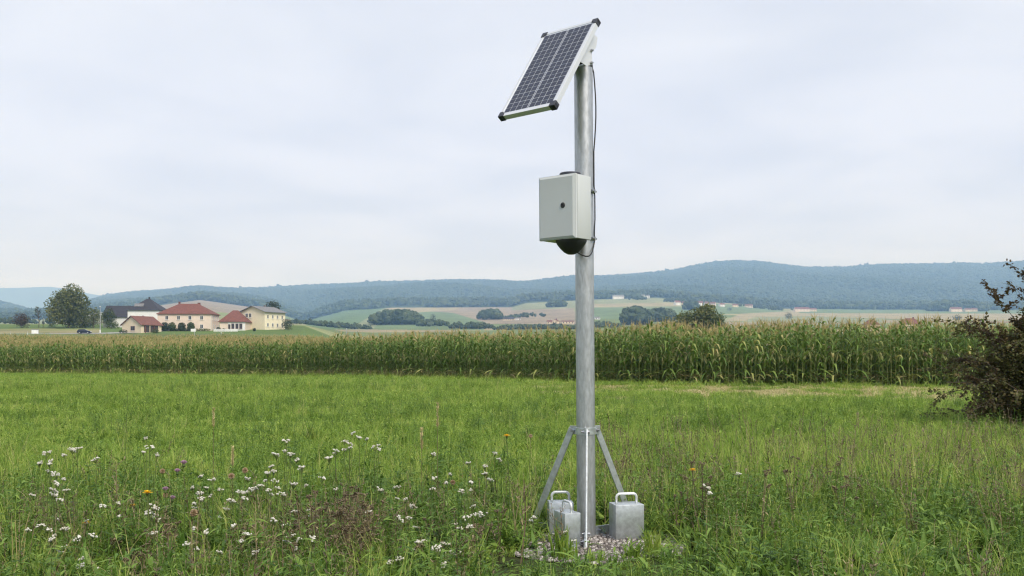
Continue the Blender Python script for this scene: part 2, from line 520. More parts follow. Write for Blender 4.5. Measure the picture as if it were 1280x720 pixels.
nr, nc = GX.shape
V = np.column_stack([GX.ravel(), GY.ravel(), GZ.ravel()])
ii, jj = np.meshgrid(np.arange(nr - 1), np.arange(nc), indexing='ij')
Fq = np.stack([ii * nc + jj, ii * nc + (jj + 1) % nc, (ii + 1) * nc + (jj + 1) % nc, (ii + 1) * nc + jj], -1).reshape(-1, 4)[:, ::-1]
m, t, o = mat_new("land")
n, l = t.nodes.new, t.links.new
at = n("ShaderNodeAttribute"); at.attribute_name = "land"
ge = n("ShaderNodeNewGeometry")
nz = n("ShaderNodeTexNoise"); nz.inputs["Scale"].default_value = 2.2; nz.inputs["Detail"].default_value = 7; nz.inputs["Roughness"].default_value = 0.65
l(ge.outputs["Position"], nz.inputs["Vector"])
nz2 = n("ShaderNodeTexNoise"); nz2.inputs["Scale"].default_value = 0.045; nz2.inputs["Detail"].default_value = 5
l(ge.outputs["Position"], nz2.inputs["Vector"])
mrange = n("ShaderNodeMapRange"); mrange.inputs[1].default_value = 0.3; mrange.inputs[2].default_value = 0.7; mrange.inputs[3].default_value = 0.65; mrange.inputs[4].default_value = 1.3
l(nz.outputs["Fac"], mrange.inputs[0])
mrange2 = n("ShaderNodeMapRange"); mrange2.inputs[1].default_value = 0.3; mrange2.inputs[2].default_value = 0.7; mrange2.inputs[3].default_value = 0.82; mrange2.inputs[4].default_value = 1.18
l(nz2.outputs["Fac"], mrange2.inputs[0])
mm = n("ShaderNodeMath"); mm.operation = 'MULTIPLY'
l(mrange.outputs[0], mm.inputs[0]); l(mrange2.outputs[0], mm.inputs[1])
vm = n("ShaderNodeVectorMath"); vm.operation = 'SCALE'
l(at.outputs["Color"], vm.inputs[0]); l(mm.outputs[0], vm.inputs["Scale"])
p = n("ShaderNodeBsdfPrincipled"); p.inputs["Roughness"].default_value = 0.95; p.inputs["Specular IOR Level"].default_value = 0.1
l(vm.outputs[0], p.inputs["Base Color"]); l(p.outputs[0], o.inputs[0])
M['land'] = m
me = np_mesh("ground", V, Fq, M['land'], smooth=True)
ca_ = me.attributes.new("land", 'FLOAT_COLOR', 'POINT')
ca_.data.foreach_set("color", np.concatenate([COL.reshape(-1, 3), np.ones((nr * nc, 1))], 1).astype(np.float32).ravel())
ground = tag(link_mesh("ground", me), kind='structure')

# the far pale ridge on the left, ten kilometres off
hx = np.linspace(-9200, -2600, 90)
hpx = 640 + F * hx / 10200.0
hy = np.interp(hpx, [-500, -250, -120, -40, 20, 60, 95, 130, 170, 320], [377, 371, 366, 361, 358.5, 359.5, 363, 369, 374, 396])
rows = []
for k, (Yk, q) in enumerate([(9500, 0.0), (9800, 0.55), (10200, 1.0), (10800, 0.6), (11300, 0.0)]):
    zt = np.maximum(HC + (YH - hy) / F * 10200, 30) * q + 10 * np.sin(hx / 130.0) * q
    rows.append(np.column_stack([hx, np.full_like(hx, Yk), zt]))
V = np.concatenate(rows); nc2 = len(hx)
ii, jj = np.meshgrid(np.arange(4), np.arange(nc2 - 1), indexing='ij')
Fq = np.stack([ii * nc2 + jj, ii * nc2 + jj + 1, (ii + 1) * nc2 + jj + 1, (ii + 1) * nc2 + jj], -1).reshape(-1, 4)
M['hill'] = principled("wooded hill", (0.035, 0.055, 0.026), 0.95, 0, ((0.01, 0.01, 0.01), 0.3))
tag(link_mesh("hills", np_mesh("hills", V, Fq, M['hill'], smooth=True)), kind='structure')

# ------------------------------------------------------------------ scatter
def scatter(name, srcs, P, rot, scl, idx, kind='stuff', parent=None):
    """geometry-node instances of small source meshes on points, one object"""
    c = bpy.data.collections.new(name + " pieces")
    for i, me_ in enumerate(srcs):
        ob = bpy.data.objects.new("%s_%03d" % (name, i), me_)
        c.objects.link(ob)
    me = bpy.data.meshes.new(name)
    me.vertices.add(len(P)); me.vertices.foreach_set("co", np.asarray(P, dtype=np.float32).ravel())
    for nm, ty, data, key in (("rot", 'FLOAT_VECTOR', rot, "vector"), ("scl", 'FLOAT_VECTOR', scl, "vector"), ("idx", 'INT', idx, "value")):
        a = me.attributes.new(nm, ty, 'POINT')
        a.data.foreach_set(key, np.asarray(data, dtype=np.int32 if ty == 'INT' else np.float32).ravel())
    ob = link_mesh(name, me, parent)
    g = bpy.data.node_groups.new(name, 'GeometryNodeTree')
    g.interface.new_socket("Geometry", in_out='INPUT', socket_type='NodeSocketGeometry')
    g.interface.new_socket("Geometry", in_out='OUTPUT', socket_type='NodeSocketGeometry')
    n, l = g.nodes.new, g.links.new
    gi, go = n("NodeGroupInput"), n("NodeGroupOutput")
    iop = n("GeometryNodeInstanceOnPoints")
    ci = n("GeometryNodeCollectionInfo")
    ci.inputs["Collection"].default_value = c
    ci.inputs["Separate Children"].default_value = True
    ci.inputs["Reset Children"].default_value = True
    iop.inputs["Pick Instance"].default_value = True
    def na_(nm, ty):
        q = n("GeometryNodeInputNamedAttribute"); q.data_type = ty; q.inputs["Name"].default_value = nm
        return q.outputs["Attribute"]
    l(gi.outputs[0], iop.inputs["Points"])
    l(ci.outputs[0], iop.inputs["Instance"])
    l(na_("idx", 'INT'), iop.inputs["Instance Index"])
    e2r = n("FunctionNodeEulerToRotation")
    l(na_("rot", 'FLOAT_VECTOR'), e2r.inputs[0])
    l(e2r.outputs[0], iop.inputs["Rotation"])
    l(na_("scl", 'FLOAT_VECTOR'), iop.inputs["Scale"])
    l(iop.outputs[0], go.inputs[0])
    md = ob.modifiers.new("scatter", 'NODES'); md.node_group = g
    if kind: ob["kind"] = kind
    return ob

def blades(mb, n, rad, h0, h1, w, lean, tlo, thi, seg=3, droop=0.5, cx=0, cy=0, rn=random, mat=0):
    for _ in range(n):
        a = rn.uniform(0, 2 * PI); r = rad * math.sqrt(rn.random())
        bx, by = cx + r * math.cos(a), cy + r * math.sin(a)
        h = rn.uniform(h0, h1)
        d = rn.uniform(0, 2 * PI)
        ln = h * rn.uniform(0.15, 1.0) * lean
        wx, wy = -math.sin(d + rn.uniform(-.5, .5)), math.cos(d + rn.uniform(-.5, .5))
        V_, F_ = [], []
        for i in range(seg):
            t_ = i / seg
            ww = w * rn.uniform(0.8, 1.2) * (1 - 0.75 * t_ ** 1.6) * 0.5
            z_ = h * (t_ - droop * 0.35 * t_ * t_ * lean)
            x_, y_ = bx + math.cos(d) * ln * t_ ** 2, by + math.sin(d) * ln * t_ ** 2
            V_ += [(x_ - wx * ww, y_ - wy * ww, z_), (x_ + wx * ww, y_ + wy * ww, z_)]
        V_.append((bx + math.cos(d) * ln, by + math.sin(d) * ln, h * (1 - droop * 0.35 * lean)))
        for i in range(seg - 1):
            F_.append((2 * i, 2 * i + 1, 2 * i + 3, 2 * i + 2))
        F_.append((2 * seg - 2, 2 * seg - 1, 2 * seg))
        mb.add(V_, F_, rn.uniform(tlo, thi), mat)

def leafblade(mb, p, d, up, L_, W_, tint, bend=0.3, mat=0, seg=4):
    """one broad leaf as a curved strip with a centre fold"""
    p, d, up = Vector(p), Vector(d).normalized(), Vector(up)
    s = d.cross(up); s = s.normalized() if s.length > 1e-6 else Vector((1, 0, 0))
    V_, F_ = [], []
    for i in range(seg + 1):
        t_ = i / seg
        w = W_ * 0.5 * math.sin(PI * (0.12 + 0.88 * t_) ** 0.8) if i < seg else 0.0015
        c = p + d * L_ * t_ - Vector((0, 0, 1)) * bend * L_ * t_ * t_
        V_ += [c - s * w, c - Vector((0, 0, 0.10 * w * 2)), c + s * w]
    for i in range(seg):
        a = 3 * i
        F_ += [(a, a + 1, a + 4, a + 3), (a + 1, a + 2, a + 5, a + 4)]
    mb.add(V_, F_, tint, mat)

# ---- grass tufts
R1 = random.Random(11)
tufts_short, tufts_tall, weeds, drys, hays = [], [], [], [], []
for k in range(5):
    b = MB(); blades(b, 30, 0.11, 0.06, 0.17, 0.0075, 1.25, 0.08, 0.72, rn=R1)
    for q in range(7):
        a = R1.uniform(0, 2 * PI); e = R1.uniform(.1, .7)
        leafblade(b, (R1.uniform(-.09, .09), R1.uniform(-.09, .09), R1.uniform(.02, .09)), (math.cos(a) * math.cos(e), math.sin(a) * math.cos(e), math.sin(e)), (0, 0, 1), R1.uniform(.03, .06), R1.uniform(.016, .03), R1.uniform(.1, .7), .3, 0, 3)
    tufts_short.append(b.mesh("grass tuft", M['grass']))
for k in range(5):
    b = MB(); blades(b, 24, 0.10, 0.16, 0.42, 0.0065, 0.8, 0.15, 0.72, seg=4, rn=R1)
    blades(b, 4, 0.10, 0.22, 0.45, 0.004, 0.6, 0.8, 1.0, seg=4, rn=R1)
    tufts_tall.append(b.mesh("tall grass tuft", M['grass']))
for k in range(5):
    b = MB()
    for q in range(R1.randint(9, 15)):
        a = R1.uniform(0, 2 * PI); e = R1.uniform(0.25, 1.2)
        leafblade(b, (R1.uniform(-.05, .05), R1.uniform(-.05, .05), R1.uniform(0, .07)), (math.cos(a) * math.cos(e), math.sin(a) * math.cos(e), math.sin(e)), (0, 0, 1), R1.uniform(.09, .21), R1.uniform(.018, .045), R1.uniform(0.1, 0.95), R1.uniform(.15, .5))
    weeds.append(b.mesh("weed rosette", M['weed']))
docks = []
for k in range(5):
    b = MB()
    for q in range(R1.randint(6, 10)):
        a = R1.uniform(0, 2 * PI); e = R1.uniform(0.75, 1.4)
        leafblade(b, (R1.uniform(-.03, .03), R1.uniform(-.03, .03), 0), (math.cos(a) * math.cos(e), math.sin(a) * math.cos(e), math.sin(e)), (0, 0, 1), R1.uniform(.14, .27), R1.uniform(.028, .055), R1.uniform(0.05, 0.9), R1.uniform(.1, .45), 0, 6)
    docks.append(b.mesh("dock leaves", M['weed']))
for k in range(5):      # feathery yarrow-like greens on stems
    b = MB()
    for st in range(R1.randint(3, 5)):
        x0, y0 = R1.uniform(-.08, .08), R1.uniform(-.08, .08); h = R1.uniform(.16, .36)
        tx, ty = x0 + R1.uniform(-.06, .06), y0 + R1.uniform(-.06, .06)
        b.tube([(x0, y0, 0), ((x0 + tx) / 2, (y0 + ty) / 2, h * .55), (tx, ty, h)], [.0022, .0018, .0012], 4, 0, R1.uniform(.2, .8))
        for q in range(R1.randint(9, 14)):
            tt = R1.uniform(.1, 1); a = R1.uniform(0, 2 * PI)
            leafblade(b, (x0 + (tx - x0) * tt, y0 + (ty - y0) * tt, h * tt), (math.cos(a), math.sin(a), R1.uniform(.1, .9)), (0, 0, 1), R1.uniform(.035, .085), R1.uniform(.008, .016), R1.uniform(0.15, 1), .4, 0, 3)
    weeds.append(b.mesh("leafy weed", M['weed']))
for k in range(5):
    b = MB()
    for st in range(R1.randint(3, 6)):
        x0, y0 = R1.uniform(-.09, .09), R1.uniform(-.09, .09); h = R1.uniform(.2, .46)
        tx, ty = x0 + R1.uniform(-.08, .08), y0 + R1.uniform(-.08, .08)
        tn = R1.uniform(0, 1)
        b.tube([(x0, y0, 0), ((x0 + tx) / 2, (y0 + ty) / 2, h * .55), (tx, ty, h)], [.002, .0016, .001], 4, 0, tn)
        for q in range(R1.randint(8, 16)):
            tt = R1.uniform(.55, 1); a = R1.uniform(0, 2 * PI)
            leafblade(b, (x0 + (tx - x0) * tt, y0 + (ty - y0) * tt, h * tt), (math.cos(a), math.sin(a), R1.uniform(.2, 1.2)), (0, 0, 1), R1.uniform(.012, .035), R1.uniform(.004, .01), R1.uniform(0, .7), .1, 0, 2)
    drys.append(b.mesh("dry weed stems", M['dry']))
for k in range(4):
    b = MB(); blades(b, 34, 0.22, 0.02, 0.07, 0.007, 3.2, 0.1, 0.95, rn=R1, seg=2); hays.append(b.mesh("mown grass", M['hay']))

GRC = (0.48, 5.80)           # middle of the gravel bed under the mast
def gravel_r(X, Y):
    dx_, dy_ = (X - GRC[0]) / 0.49, (Y - GRC[1]) / 0.47
    a = np.arctan2(dy_, dx_)
    return np.hypot(dx_, dy_) / (1 + 0.10 * np.sin(3 * a + 1) + 0.07 * np.sin(7 * a))

def field_pts(y0, y1, dens, margin=1.1):
    """random points over the visible wedge of land between two distances"""
    hw1 = 0.56 * y1 + margin
    n_ = int(dens * (y1 - y0) * 2 * hw1)
    X = rng.uniform(-hw1, hw1, n_); Y = rng.uniform(y0, y1, n_)
    k = np.abs(X) < 0.56 * Y + margin
    return X[k], Y[k]

def lownoise(X, Y, s, seed):
    q = np.random.default_rng(seed)
    v = np.zeros_like(X)
    for _ in range(7):
        a = q.uniform(0, 2 * PI); k = q.uniform(0.5, 1.7) / s
        v = v + np.sin((X * math.cos(a) + Y * math.sin(a)) * k * 2 * PI + q.uniform(0, 6.28))
    return v / 7 ** 0.5 / 0.75

def do_scatter(name, parts, label):
    """parts: list of (srcs, X, Y, smin, smax, tilt)"""
    S, P, RO, SC, ID = [], [], [], [], []
    for srcs, X, Y, s0, s1, tilt in parts:
        base = len(S); S += srcs
        n_ = len(X)
        P.append(np.column_stack([X, Y, ground_z(X, Y) - 0.004]))
        RO.append(np.column_stack([rng.normal(0, tilt, n_), rng.normal(0, tilt, n_), rng.uniform(0, 2 * PI, n_)]))
        sc = rng.uniform(s0, s1, n_)
        sc = sc * np.where((Y < 5.62) & (np.abs(X - 0.42) < 0.60), 0.5 + 0.5 * (1 - sm(4.15, 5.1, Y)), 1.0)   # low growth before the gravel
        SC.append(np.column_stack([sc, sc, sc * rng.uniform(.8, 1.2, n_)]))
        ID.append(base + rng.integers(0, len(srcs), n_))
    ob = scatter(name, S, np.concatenate(P), np.concatenate(RO), np.concatenate(SC), np.concatenate(ID))
    if label: ob["label"] = label
    return ob

def keep(X, Y, mask):
    return X[mask], Y[mask]

parts = []
# zone A (weedy strip in front): 3.3 .. 8.5 m
X, Y = field_pts(3.3, 9.0, 60)
g = gravel_r(X, Y)
k = (g > 1.0) | (rng.random(len(X)) < 0.05)
k &= rng.random(len(X)) < 1 - 0.55 * sm(7.5, 9.0, Y)
X, Y = keep(X, Y, k)
parts.append((tufts_short, X, Y, 0.8, 1.3, 0.25))
X, Y = field_pts(3.3, 11, 26)
nn = lownoise(X, Y, 2.2, 3)
k = (gravel_r(X, Y) > 1.12) & ((nn > 0.0) | (rng.random(len(X)) < 0.3)) & (rng.random(len(X)) < 1 - 0.8 * sm(8, 11, Y))
# low growth directly before the gravel so that the feet stay in view
k &= ~((Y < 5.6) & (Y > 4.3) & (np.abs(X - 0.42) < 0.62))
X, Y = keep(X, Y, k)
parts.append((tufts_tall, X, Y, 0.6, 0.95, 0.15))
X, Y = field_pts(3.3, 9, 85)
k = (gravel_r(X, Y) > 1.08) & (rng.random(len(X)) < 1 - 0.9 * sm(6.2, 9, Y)) & ~((Y < 5.6) & (Y > 4.5) & (np.abs(X - 0.42) < 0.6) & (rng.random(len(X)) < .5))
X, Y = keep(X, Y, k)
parts.append((weeds, X, Y, 0.7, 1.15, 0.15))
X, Y = field_pts(3.6, 9.5, 20)
nn = lownoise(X, Y, 1.6, 5)
k = (gravel_r(X, Y) > 1.1) & ((nn > 0.35) | (rng.random(len(X)) < 0.25)) & (rng.random(len(X)) < 1 - 0.97 * sm(5.6, 7.6, Y)) & ~((Y < 5.6) & (Y > 4.3) & (np.abs(X - 0.42) < 0.62))
X, Y = keep(X, Y, k)
parts.append((drys, X, Y, 0.6, 1.0, 0.15))
X, Y = field_pts(3.3, 5.4, 30); nn = lownoise(X, Y, 1.1, 77)
k = (nn > -0.2) & ~((Y > 4.45) & (np.abs(X - 0.42) < 0.62)); X, Y = keep(X, Y, k)
parts.append((docks, X, Y, 0.7, 1.15, 0.15))
t_ = rng.uniform(0, 2 * PI, 90); r_ = rng.uniform(.72, 1.25, 90)
X, Y = GRC[0] + 0.49 * r_ * np.cos(t_), GRC[1] + .47 * r_ * np.sin(t_)
parts.append((weeds + tufts_short, X, Y, 0.35, 0.7, 0.2))
X, Y = rng.normal(-0.92, .24, 40), rng.normal(5.5, .38, 40)          # the dense brown patch
parts.append((drys, X, Y, 0.75, 1.05, 0.15))
do_scatter("weeds_and_grass", parts, "weedy grass with dry stalks and broad leaves along the near edge of the meadow")

parts = []
X, Y = field_pts(8.0, 18, 52); X, Y = keep(X, Y, rng.random(len(X)) < sm(7.5, 9.5, Y) * (1 - 0.35 * sm(14, 18, Y)))
parts.append((tufts_short, X, Y, 0.75, 1.2, 0.2))
def hay_zone(X, Y):
    dd = corn_front(X) - Y
    return (dd > 0.9) & (dd < 12 + 2.5 * lownoise(X, Y, 6, 4)) & (X > 1.0 + 1.2 * lownoise(X, Y, 4, 9)) & (lownoise(X, Y, 3, 6) > -0.9)
X, Y = field_pts(17, 36, 24); X, Y = keep(X, Y, (Y < corn_front(X) - 0.3) & (~hay_zone(X, Y) | (rng.random(len(X)) < .06)))
parts.append((tufts_short, X, Y, 0.9, 1.5, 0.25))
X, Y = field_pts(34, 70, 9); X, Y = keep(X, Y, Y < corn_front(X) - 0.3)
parts.append((tufts_short, X, Y, 1.2, 2.0, 0.12))
X, Y = field_pts(8.5, 26, 5); nn = lownoise(X, Y, 3.0, 21)
X, Y = keep(X, Y, (nn > 0.1) & ~hay_zone(X, Y)); parts.append((tufts_tall, X, Y, 0.55, 0.95, 0.2))
X, Y = field_pts(8.0, 22, 9); nn = lownoise(X, Y, 2.0, 22)
X, Y = keep(X, Y, (nn > -0.1)); parts.append((weeds[5:], X, Y, 0.7, 1.1, 0.2))
# rough brownish tall grass to the right of the mast, taller tufts scattered on
X, Y = field_pts(6.6, 12, 16)
nn = lownoise(X, Y, 2.6, 8)
k = (X > 0.75 + 0.02 * Y) & (nn + 1.4 * (1 - sm(7, 13, Y)) > 0.45) & (gravel_r(X, Y) > 1.2)
X, Y = keep(X, Y, k)
parts.append((tufts_tall, X, Y, 0.75, 1.15, 0.15))
X, Y = field_pts(6.4, 13, 15)
k = (X > 0.7) & (rng.random(len(X)) < 1 - 0.8 * sm(8, 13, Y)) & (gravel_r(X, Y) > 1.2)
X, Y = keep(X, Y, k)
parts.append((drys, X, Y, 0.7, 1.1, 0.15))
# darker rank tufts towards the far side
X, Y = field_pts(27, 33, 14); nn = lownoise(X, Y, 3.2, 12)
k = (nn > 0.45) & (Y < corn_front(X) - 1.0) & (X < 2.5)
X, Y = keep(X, Y, k)
parts.append((tufts_tall + weeds[5:], X, Y, 0.8, 1.35, 0.2))
# dry growth at the foot of the corn
X, Y = field_pts(30, 72, 14); dd = corn_front(X) - Y
k = (dd > -0.6) & (dd < 1.0 + 0.6 * (X < 1)) & (rng.random(len(X)) < np.where(X < 2, 0.9, 0.3))
X, Y = keep(X, Y, k)
parts.append((drys[:2] + tufts_tall[:3], X, Y, 0.8, 1.35, 0.15))
do_scatter("grass", parts, "bright green meadow grass between the mast and the corn")
# mown strip
X, Y = field_pts(20, 40, 34); X, Y = keep(X, Y, hay_zone(X, Y))
do_scatter("mown_hay", [(hays, X, Y, 1.1, 2.0, 0.08)], "yellowish mown grass lying in front of the corn")

# ---- gravel bed
a = np.linspace(0, 2 * PI, 64, endpoint=False)
rad = 0.93 * (1 + 0.10 * np.sin(3 * a + 1) + 0.07 * np.sin(7 * a))
b = MB()
pts = [(GRC[0] + 0.49 * r_ * math.cos(t_), GRC[1] + 0.47 * r_ * math.sin(t_), 0.004) for t_, r_ in zip(a, rad)]
b.add(pts + [(GRC[0], GRC[1], 0.008)], [(i, (i + 1) % 64, 64) for i in range(64)])
M['gravel_bed'] = principled("gravel soil", (0.16, 0.14, 0.125), 0.95, 0, ((60, 60, 60), 0.5, 5), 0.6)
tag(b.build("gravel_bed", M['gravel_bed']), kind='structure')
M['stone'] = leaf_mat("gravel stones", [(0.0, (0.06, 0.052, 0.048)), (0.5, (0.17, 0.15, 0.14)), (1.0, (0.52, 0.49, 0.47))], 0.0, 0.9, rough=0.85)
stones = []
for k in range(6):
    bm = bmesh.new(); bmesh.ops.create_icosphere(bm, subdivisions=1, radius=0.5)
    for q in bm.verts: q.co = Vector((q.co.x * 1.0, q.co.y * R1.uniform(.6, .95), q.co.z * R1.uniform(.4, .8))) * R1.uniform(.8, 1.15)
    b = MB(); bm.verts.index_update(); b.add([q.co.copy() for q in bm.verts], [tuple(w.index for w in fc.verts) for fc in bm.faces]); bm.free()
    stones.append(b.mesh("stone", M['stone']))
n_ = 8500
t_ = rng.uniform(0, 2 * PI, n_); r_ = np.sqrt(rng.random(n_)) * 1.16
X = GRC[0] + 0.49 * r_ * np.cos(t_); Y = GRC[1] + 0.47 * r_ * np.sin(t_)
k = (gravel_r(X, Y) < 1.12); X, Y = X[k], Y[k]; n_ = len(X)
sc = rng.gamma(3.0, 0.0050, n_).clip(.007, .036)
gv = scatter("gravel", stones, np.column_stack([X, Y, 0.006 + sc * 0.2]), rng.uniform(-.5, .5, (n_, 3)) * np.array([1, 1, 12]), np.column_stack([sc, sc, sc]), rng.integers(0, 6, n_))
gv["label"] = "grey gravel spread under the feet of the mast"

# ------------------------------------------------------------------ the mast
MX, MY = 0.453, 6.06
mast = empty("monitoring_mast", (MX, MY, 0))
mast.rotation_euler = (0, -0.0066, 0)
tag(mast, "tall galvanised mast with tilted solar panel and grey box on three braces", "mast")
PR = 0.0567
b = MB()
b.lathe([(PR - .004, 0.0), (PR, 0.002), (PR, 2.85), (PR - .002, 2.868), (PR - .012, 2.876), (0.001, 2.877)], n=40)
b.build("pole", M['galv'], mast, autosm=0.6)

# collar with three lugs, sits at 0.66 m
LEG = [(-PI / 2 - 0.10), (PI / 6 + 0.06), (5 * PI / 6 - 0.06)]        # directions of the three braces
b = MB()
b.lathe([(PR + .0005, 0.628), (PR + .005, 0.630), (PR + .005, 0.670), (PR + .0005, 0.672)], n=40)
collar = b.build("collar", M['galv2'], mast, autosm=0.6)
for i, a in enumerate(LEG):
    d = Vector((math.cos(a), math.sin(a), 0)); s = Vector((-d.y, d.x, 0))
    b = MB()
    R = Matrix(((d.x, s.x, 0), (d.y, s.y, 0), (0, 0, 1)))
    b.box(d * (PR + .026) + Vector((0, 0, 0.652)) , (.054, .009, .052), R, bev=.0015)
    lug = b.build("lug", M['galv2'], collar)
    # strut, flat side in the radial plane
    br = empty("brace", (0, 0, 0)); br.parent = mast
    p0 = d * (PR + .034) + s * .0095 + Vector((0, 0, .662))
    p1 = d * .395 + s * .0095 + Vector((0, 0, .010))
    ax = (p1 - p0).normalized(); wv = ax.cross(s).normalized()
    R2 = Matrix((( ax.x, s.x, wv.x), (ax.y, s.y, wv.y), (ax.z, s.z, wv.z)))
    b = MB(); b.box((p0 + p1) / 2, ((p1 - p0).length, .009, .041), R2, bev=.0015)
    b.build("strut", M['galv2'], br)
    b = MB(); b.box(d * (PR + .185) + Vector((0, 0, .034)), (.365, .009, .058), R, bev=.0015)
    b.box(d * (PR + .185) + Vector((0, 0, .007)) - s * .028, (.365, .050, .006), R, bev=.001)
    b.build("foot_bar", M['galv2'], br)
    for (pp, rr_) in ((d * (PR + .034) + Vector((0, 0, .650)), .010), (d * (PR + .040) + Vector((0, 0, .040)), .010), (d * .345 + Vector((0, 0, .04)), .009)):
        b = MB()
        Rb = s.to_track_quat('Z', 'Y').to_matrix()
        b.lathe([(rr_ * .55, -.024), (rr_ * .55, -.020), (rr_ * .55, .016), (rr_ * .55, .026)], pp, 8, R=Rb)
        b.lathe([(rr_, .0145), (rr_, .0225)], pp, 6, R=Rb)
        b.lathe([(rr_, -.0135), (rr_, -.0055)], pp, 6, R=Rb)
        b.lathe([(rr_ * 1.5, -.0053), (rr_ * 1.5, -.0043)], pp, 12, R=Rb)
        b.build("bolt", M['bolt'], br)
b = MB()      # clamp bolt in front, under the collar
b.tube([(.012, -PR - .020, .642), (.012, -PR + .01, .642)], .0055, 8)
b.lathe([(.0095, -.004), (.0095, .004)], (.012, -PR - .010, .642), 6, R=Matrix.Rotation(PI / 2, 3, 'X'))
b.build("bolt", M['bolt'], collar)

# -- solar panel
yaw, tilt, PW, PL = 0.7185, 0.9498, 0.4163, 0.7221
pa = Vector((math.cos(yaw), -math.sin(yaw), 0)); pnh = Vector((-math.sin(yaw), -math.cos(yaw), 0))
pb = -pnh * math.cos(tilt) + Vector((0, 0, math.sin(tilt)))
pn = pa.cross(pb).normalized()
if pn.dot(pnh) < 0: pn = -pn
PC = Vector((0.2135 - MX, 5.86 - MY, 2.806))
PC = PC + Vector((0.0066 * 2.8, 0, 0))       # the mast's lean
panel = empty("solar_panel"); panel.parent = mast
Rp = Matrix(((pa.x, pb.x, pn.x, PC.x), (pa.y, pb.y, pn.y, PC.y), (pa.z, pb.z, pn.z, PC.z), (0, 0, 0, 1)))
panel.matrix_local = Rp
TH, FW = 0.032, 0.019
b = MB()
b.box((-PW / 2 + FW / 2, 0, -TH / 2), (FW, PL, TH), bev=.0012)
b.box((PW / 2 - FW / 2, 0, -TH / 2), (FW, PL, TH), bev=.0012)
b.box((0, PL / 2 - FW / 2, -TH / 2 - .0003), (PW - 2 * FW, FW, TH - .0006), bev=.0012)
b.box((0, -PL / 2 + FW / 2, -TH / 2 - .0003), (PW - 2 * FW, FW, TH - .0006), bev=.0012)
b.build("frame", M['alu'], panel)
b = MB(); b.box((0, 0, -.006), (PW - 2 * FW + .001, PL - 2 * FW + .001, .006)); b.build("backsheet", M['backsheet'], panel)
for sx in (-1, 1):
    for sy in (-1, 1):
        b = MB()
        cx_, cy_ = sx * PW / 2, sy * PL / 2
        q = .040
        o_ = .0035
        b.box((cx_ - sx * (q / 2 - o_), cy_ - sy * (.013 - o_), -TH / 2), (q, .026, TH + .008), bev=.003)
        b.box((cx_ - sx * (.013 - o_), cy_ - sy * (q / 2 - o_), -TH / 2), (.026, q, TH + .0072), bev=.003)
        b.build("corner_cap", M['cap'], panel)
# 36 cells, four across, nine along, each cut by its two bus bars
iw, il = PW - 2 * FW - .016, PL - 2 * FW - .018
cw, cl, gap, bus = (iw - .010) / 4, il / 9, .0046, .0042
b = MB()
hw, hl = (cw - gap - bus) / 2, (cl - .0105) / 2
busl = .0048
for sx in (-1, 1):
    for sy in (-1, 1):
        b.box((sx * (hw + bus) / 2, sy * (hl + busl) / 2, 0), (hw, hl, .0012))
cellme = b.mesh("solar_cell", M['cell'])
for i in range(4):
    for j in range(9):
        c = link_mesh("solar_cell", cellme, panel)
        c.location = ((i - 1.5) * cw + (0.006 if i > 1 else -.006), (j - 4) * cl, -.0020)
b = MB()
for j in range(18): b.box((0, (j - 8.5) * cl / 2, -.0021), (.0045, cl / 2 - .004, .0012))
b.build("bus_ribbon", M['cell'], panel)
# bracket between the panel and the head of the pole (in the panel's own frame)
def loc_panel(world_pt):
    return Rp.inverted() @ Vector(world_pt)
hp = loc_panel((0, 0, 2.85))
b = MB()
for sx in (-.075, .138):
    poly = [(sx, .08, -TH), (sx, .325, -TH), (sx, .350, -.118), (sx, .290, -.140), (sx, .225, -.130), (sx, .180, -.176), (sx, .125, -.140)]
    b.prism(poly, (.004, 0, 0))
b.box((.033, .20, -TH - .0035), (.208, .24, .005))
b.box((.033, .155, -.146), (.208, .05, .006), Matrix.Rotation(-.5, 3, 'X'))
bk = b.build("bracket", M['alu'], panel)
for (py, pz, x0, x1) in ((.285, -TH - .02, .10, .152), (.20, -TH - .03, .10, .152), (.235, -.118, .10, .160), (.172, -.158, -.09, .160)):
    b = MB()
    b.tube([(x0, py, pz), (x1, py, pz)], .0045, 8)
    b.lathe([(.0095, -.0045), (.0095, .0045)], (x1 - .012, py, pz), 6, R=Matrix.Rotation(PI / 2, 3, 'Y'))
    b.build("bolt", M['bolt'], panel)
b = MB(); b.lathe([(PR + .002, 2.858), (PR + .002, 2.882), (PR - .01, 2.892), (.001, 2.894)], n=36)
b.build("pole_cap", M['black'], mast, autosm=0.6)
b = MB(); b.box((0.03, -.19, -TH / 2 - .012), (.09, .07, .022), bev=.003); b.build("junction_box", M['black'], panel)

# -- grey enclosure
by, BW, BD, BH = 0.6738, 0.2663, 0.164, 0.379
ba = Vector((math.cos(by), -math.sin(by), 0)); bn = Vector((-math.sin(by), -math.cos(by), 0))
BC = Vector((0.317 - MX + 0.0066 * 2.0, 5.94 - MY, 1.984))
bx_ = empty("enclosure"); bx_.parent = mast
# local x = to the right, y = away from the door, z up
bx_.matrix_local = Matrix(((ba.x, -bn.x, 0, BC.x), (ba.y, -bn.y, 0, BC.y), (0, 0, 1, BC.z), (0, 0, 0, 1)))
DT = 0.022
b = MB(); b.box((0, DT / 2 + .0015, 0), (BW - .003, BD - DT - .003, BH - .003), bev=.004); b.build("housing", M['boxgrey'], bx_, autosm=0.7)
b = MB(); b.box((0, -BD / 2 + DT + .001, 0), (BW - .014, .006, BH - .014)); b.build("gasket", M['gasket'], bx_)
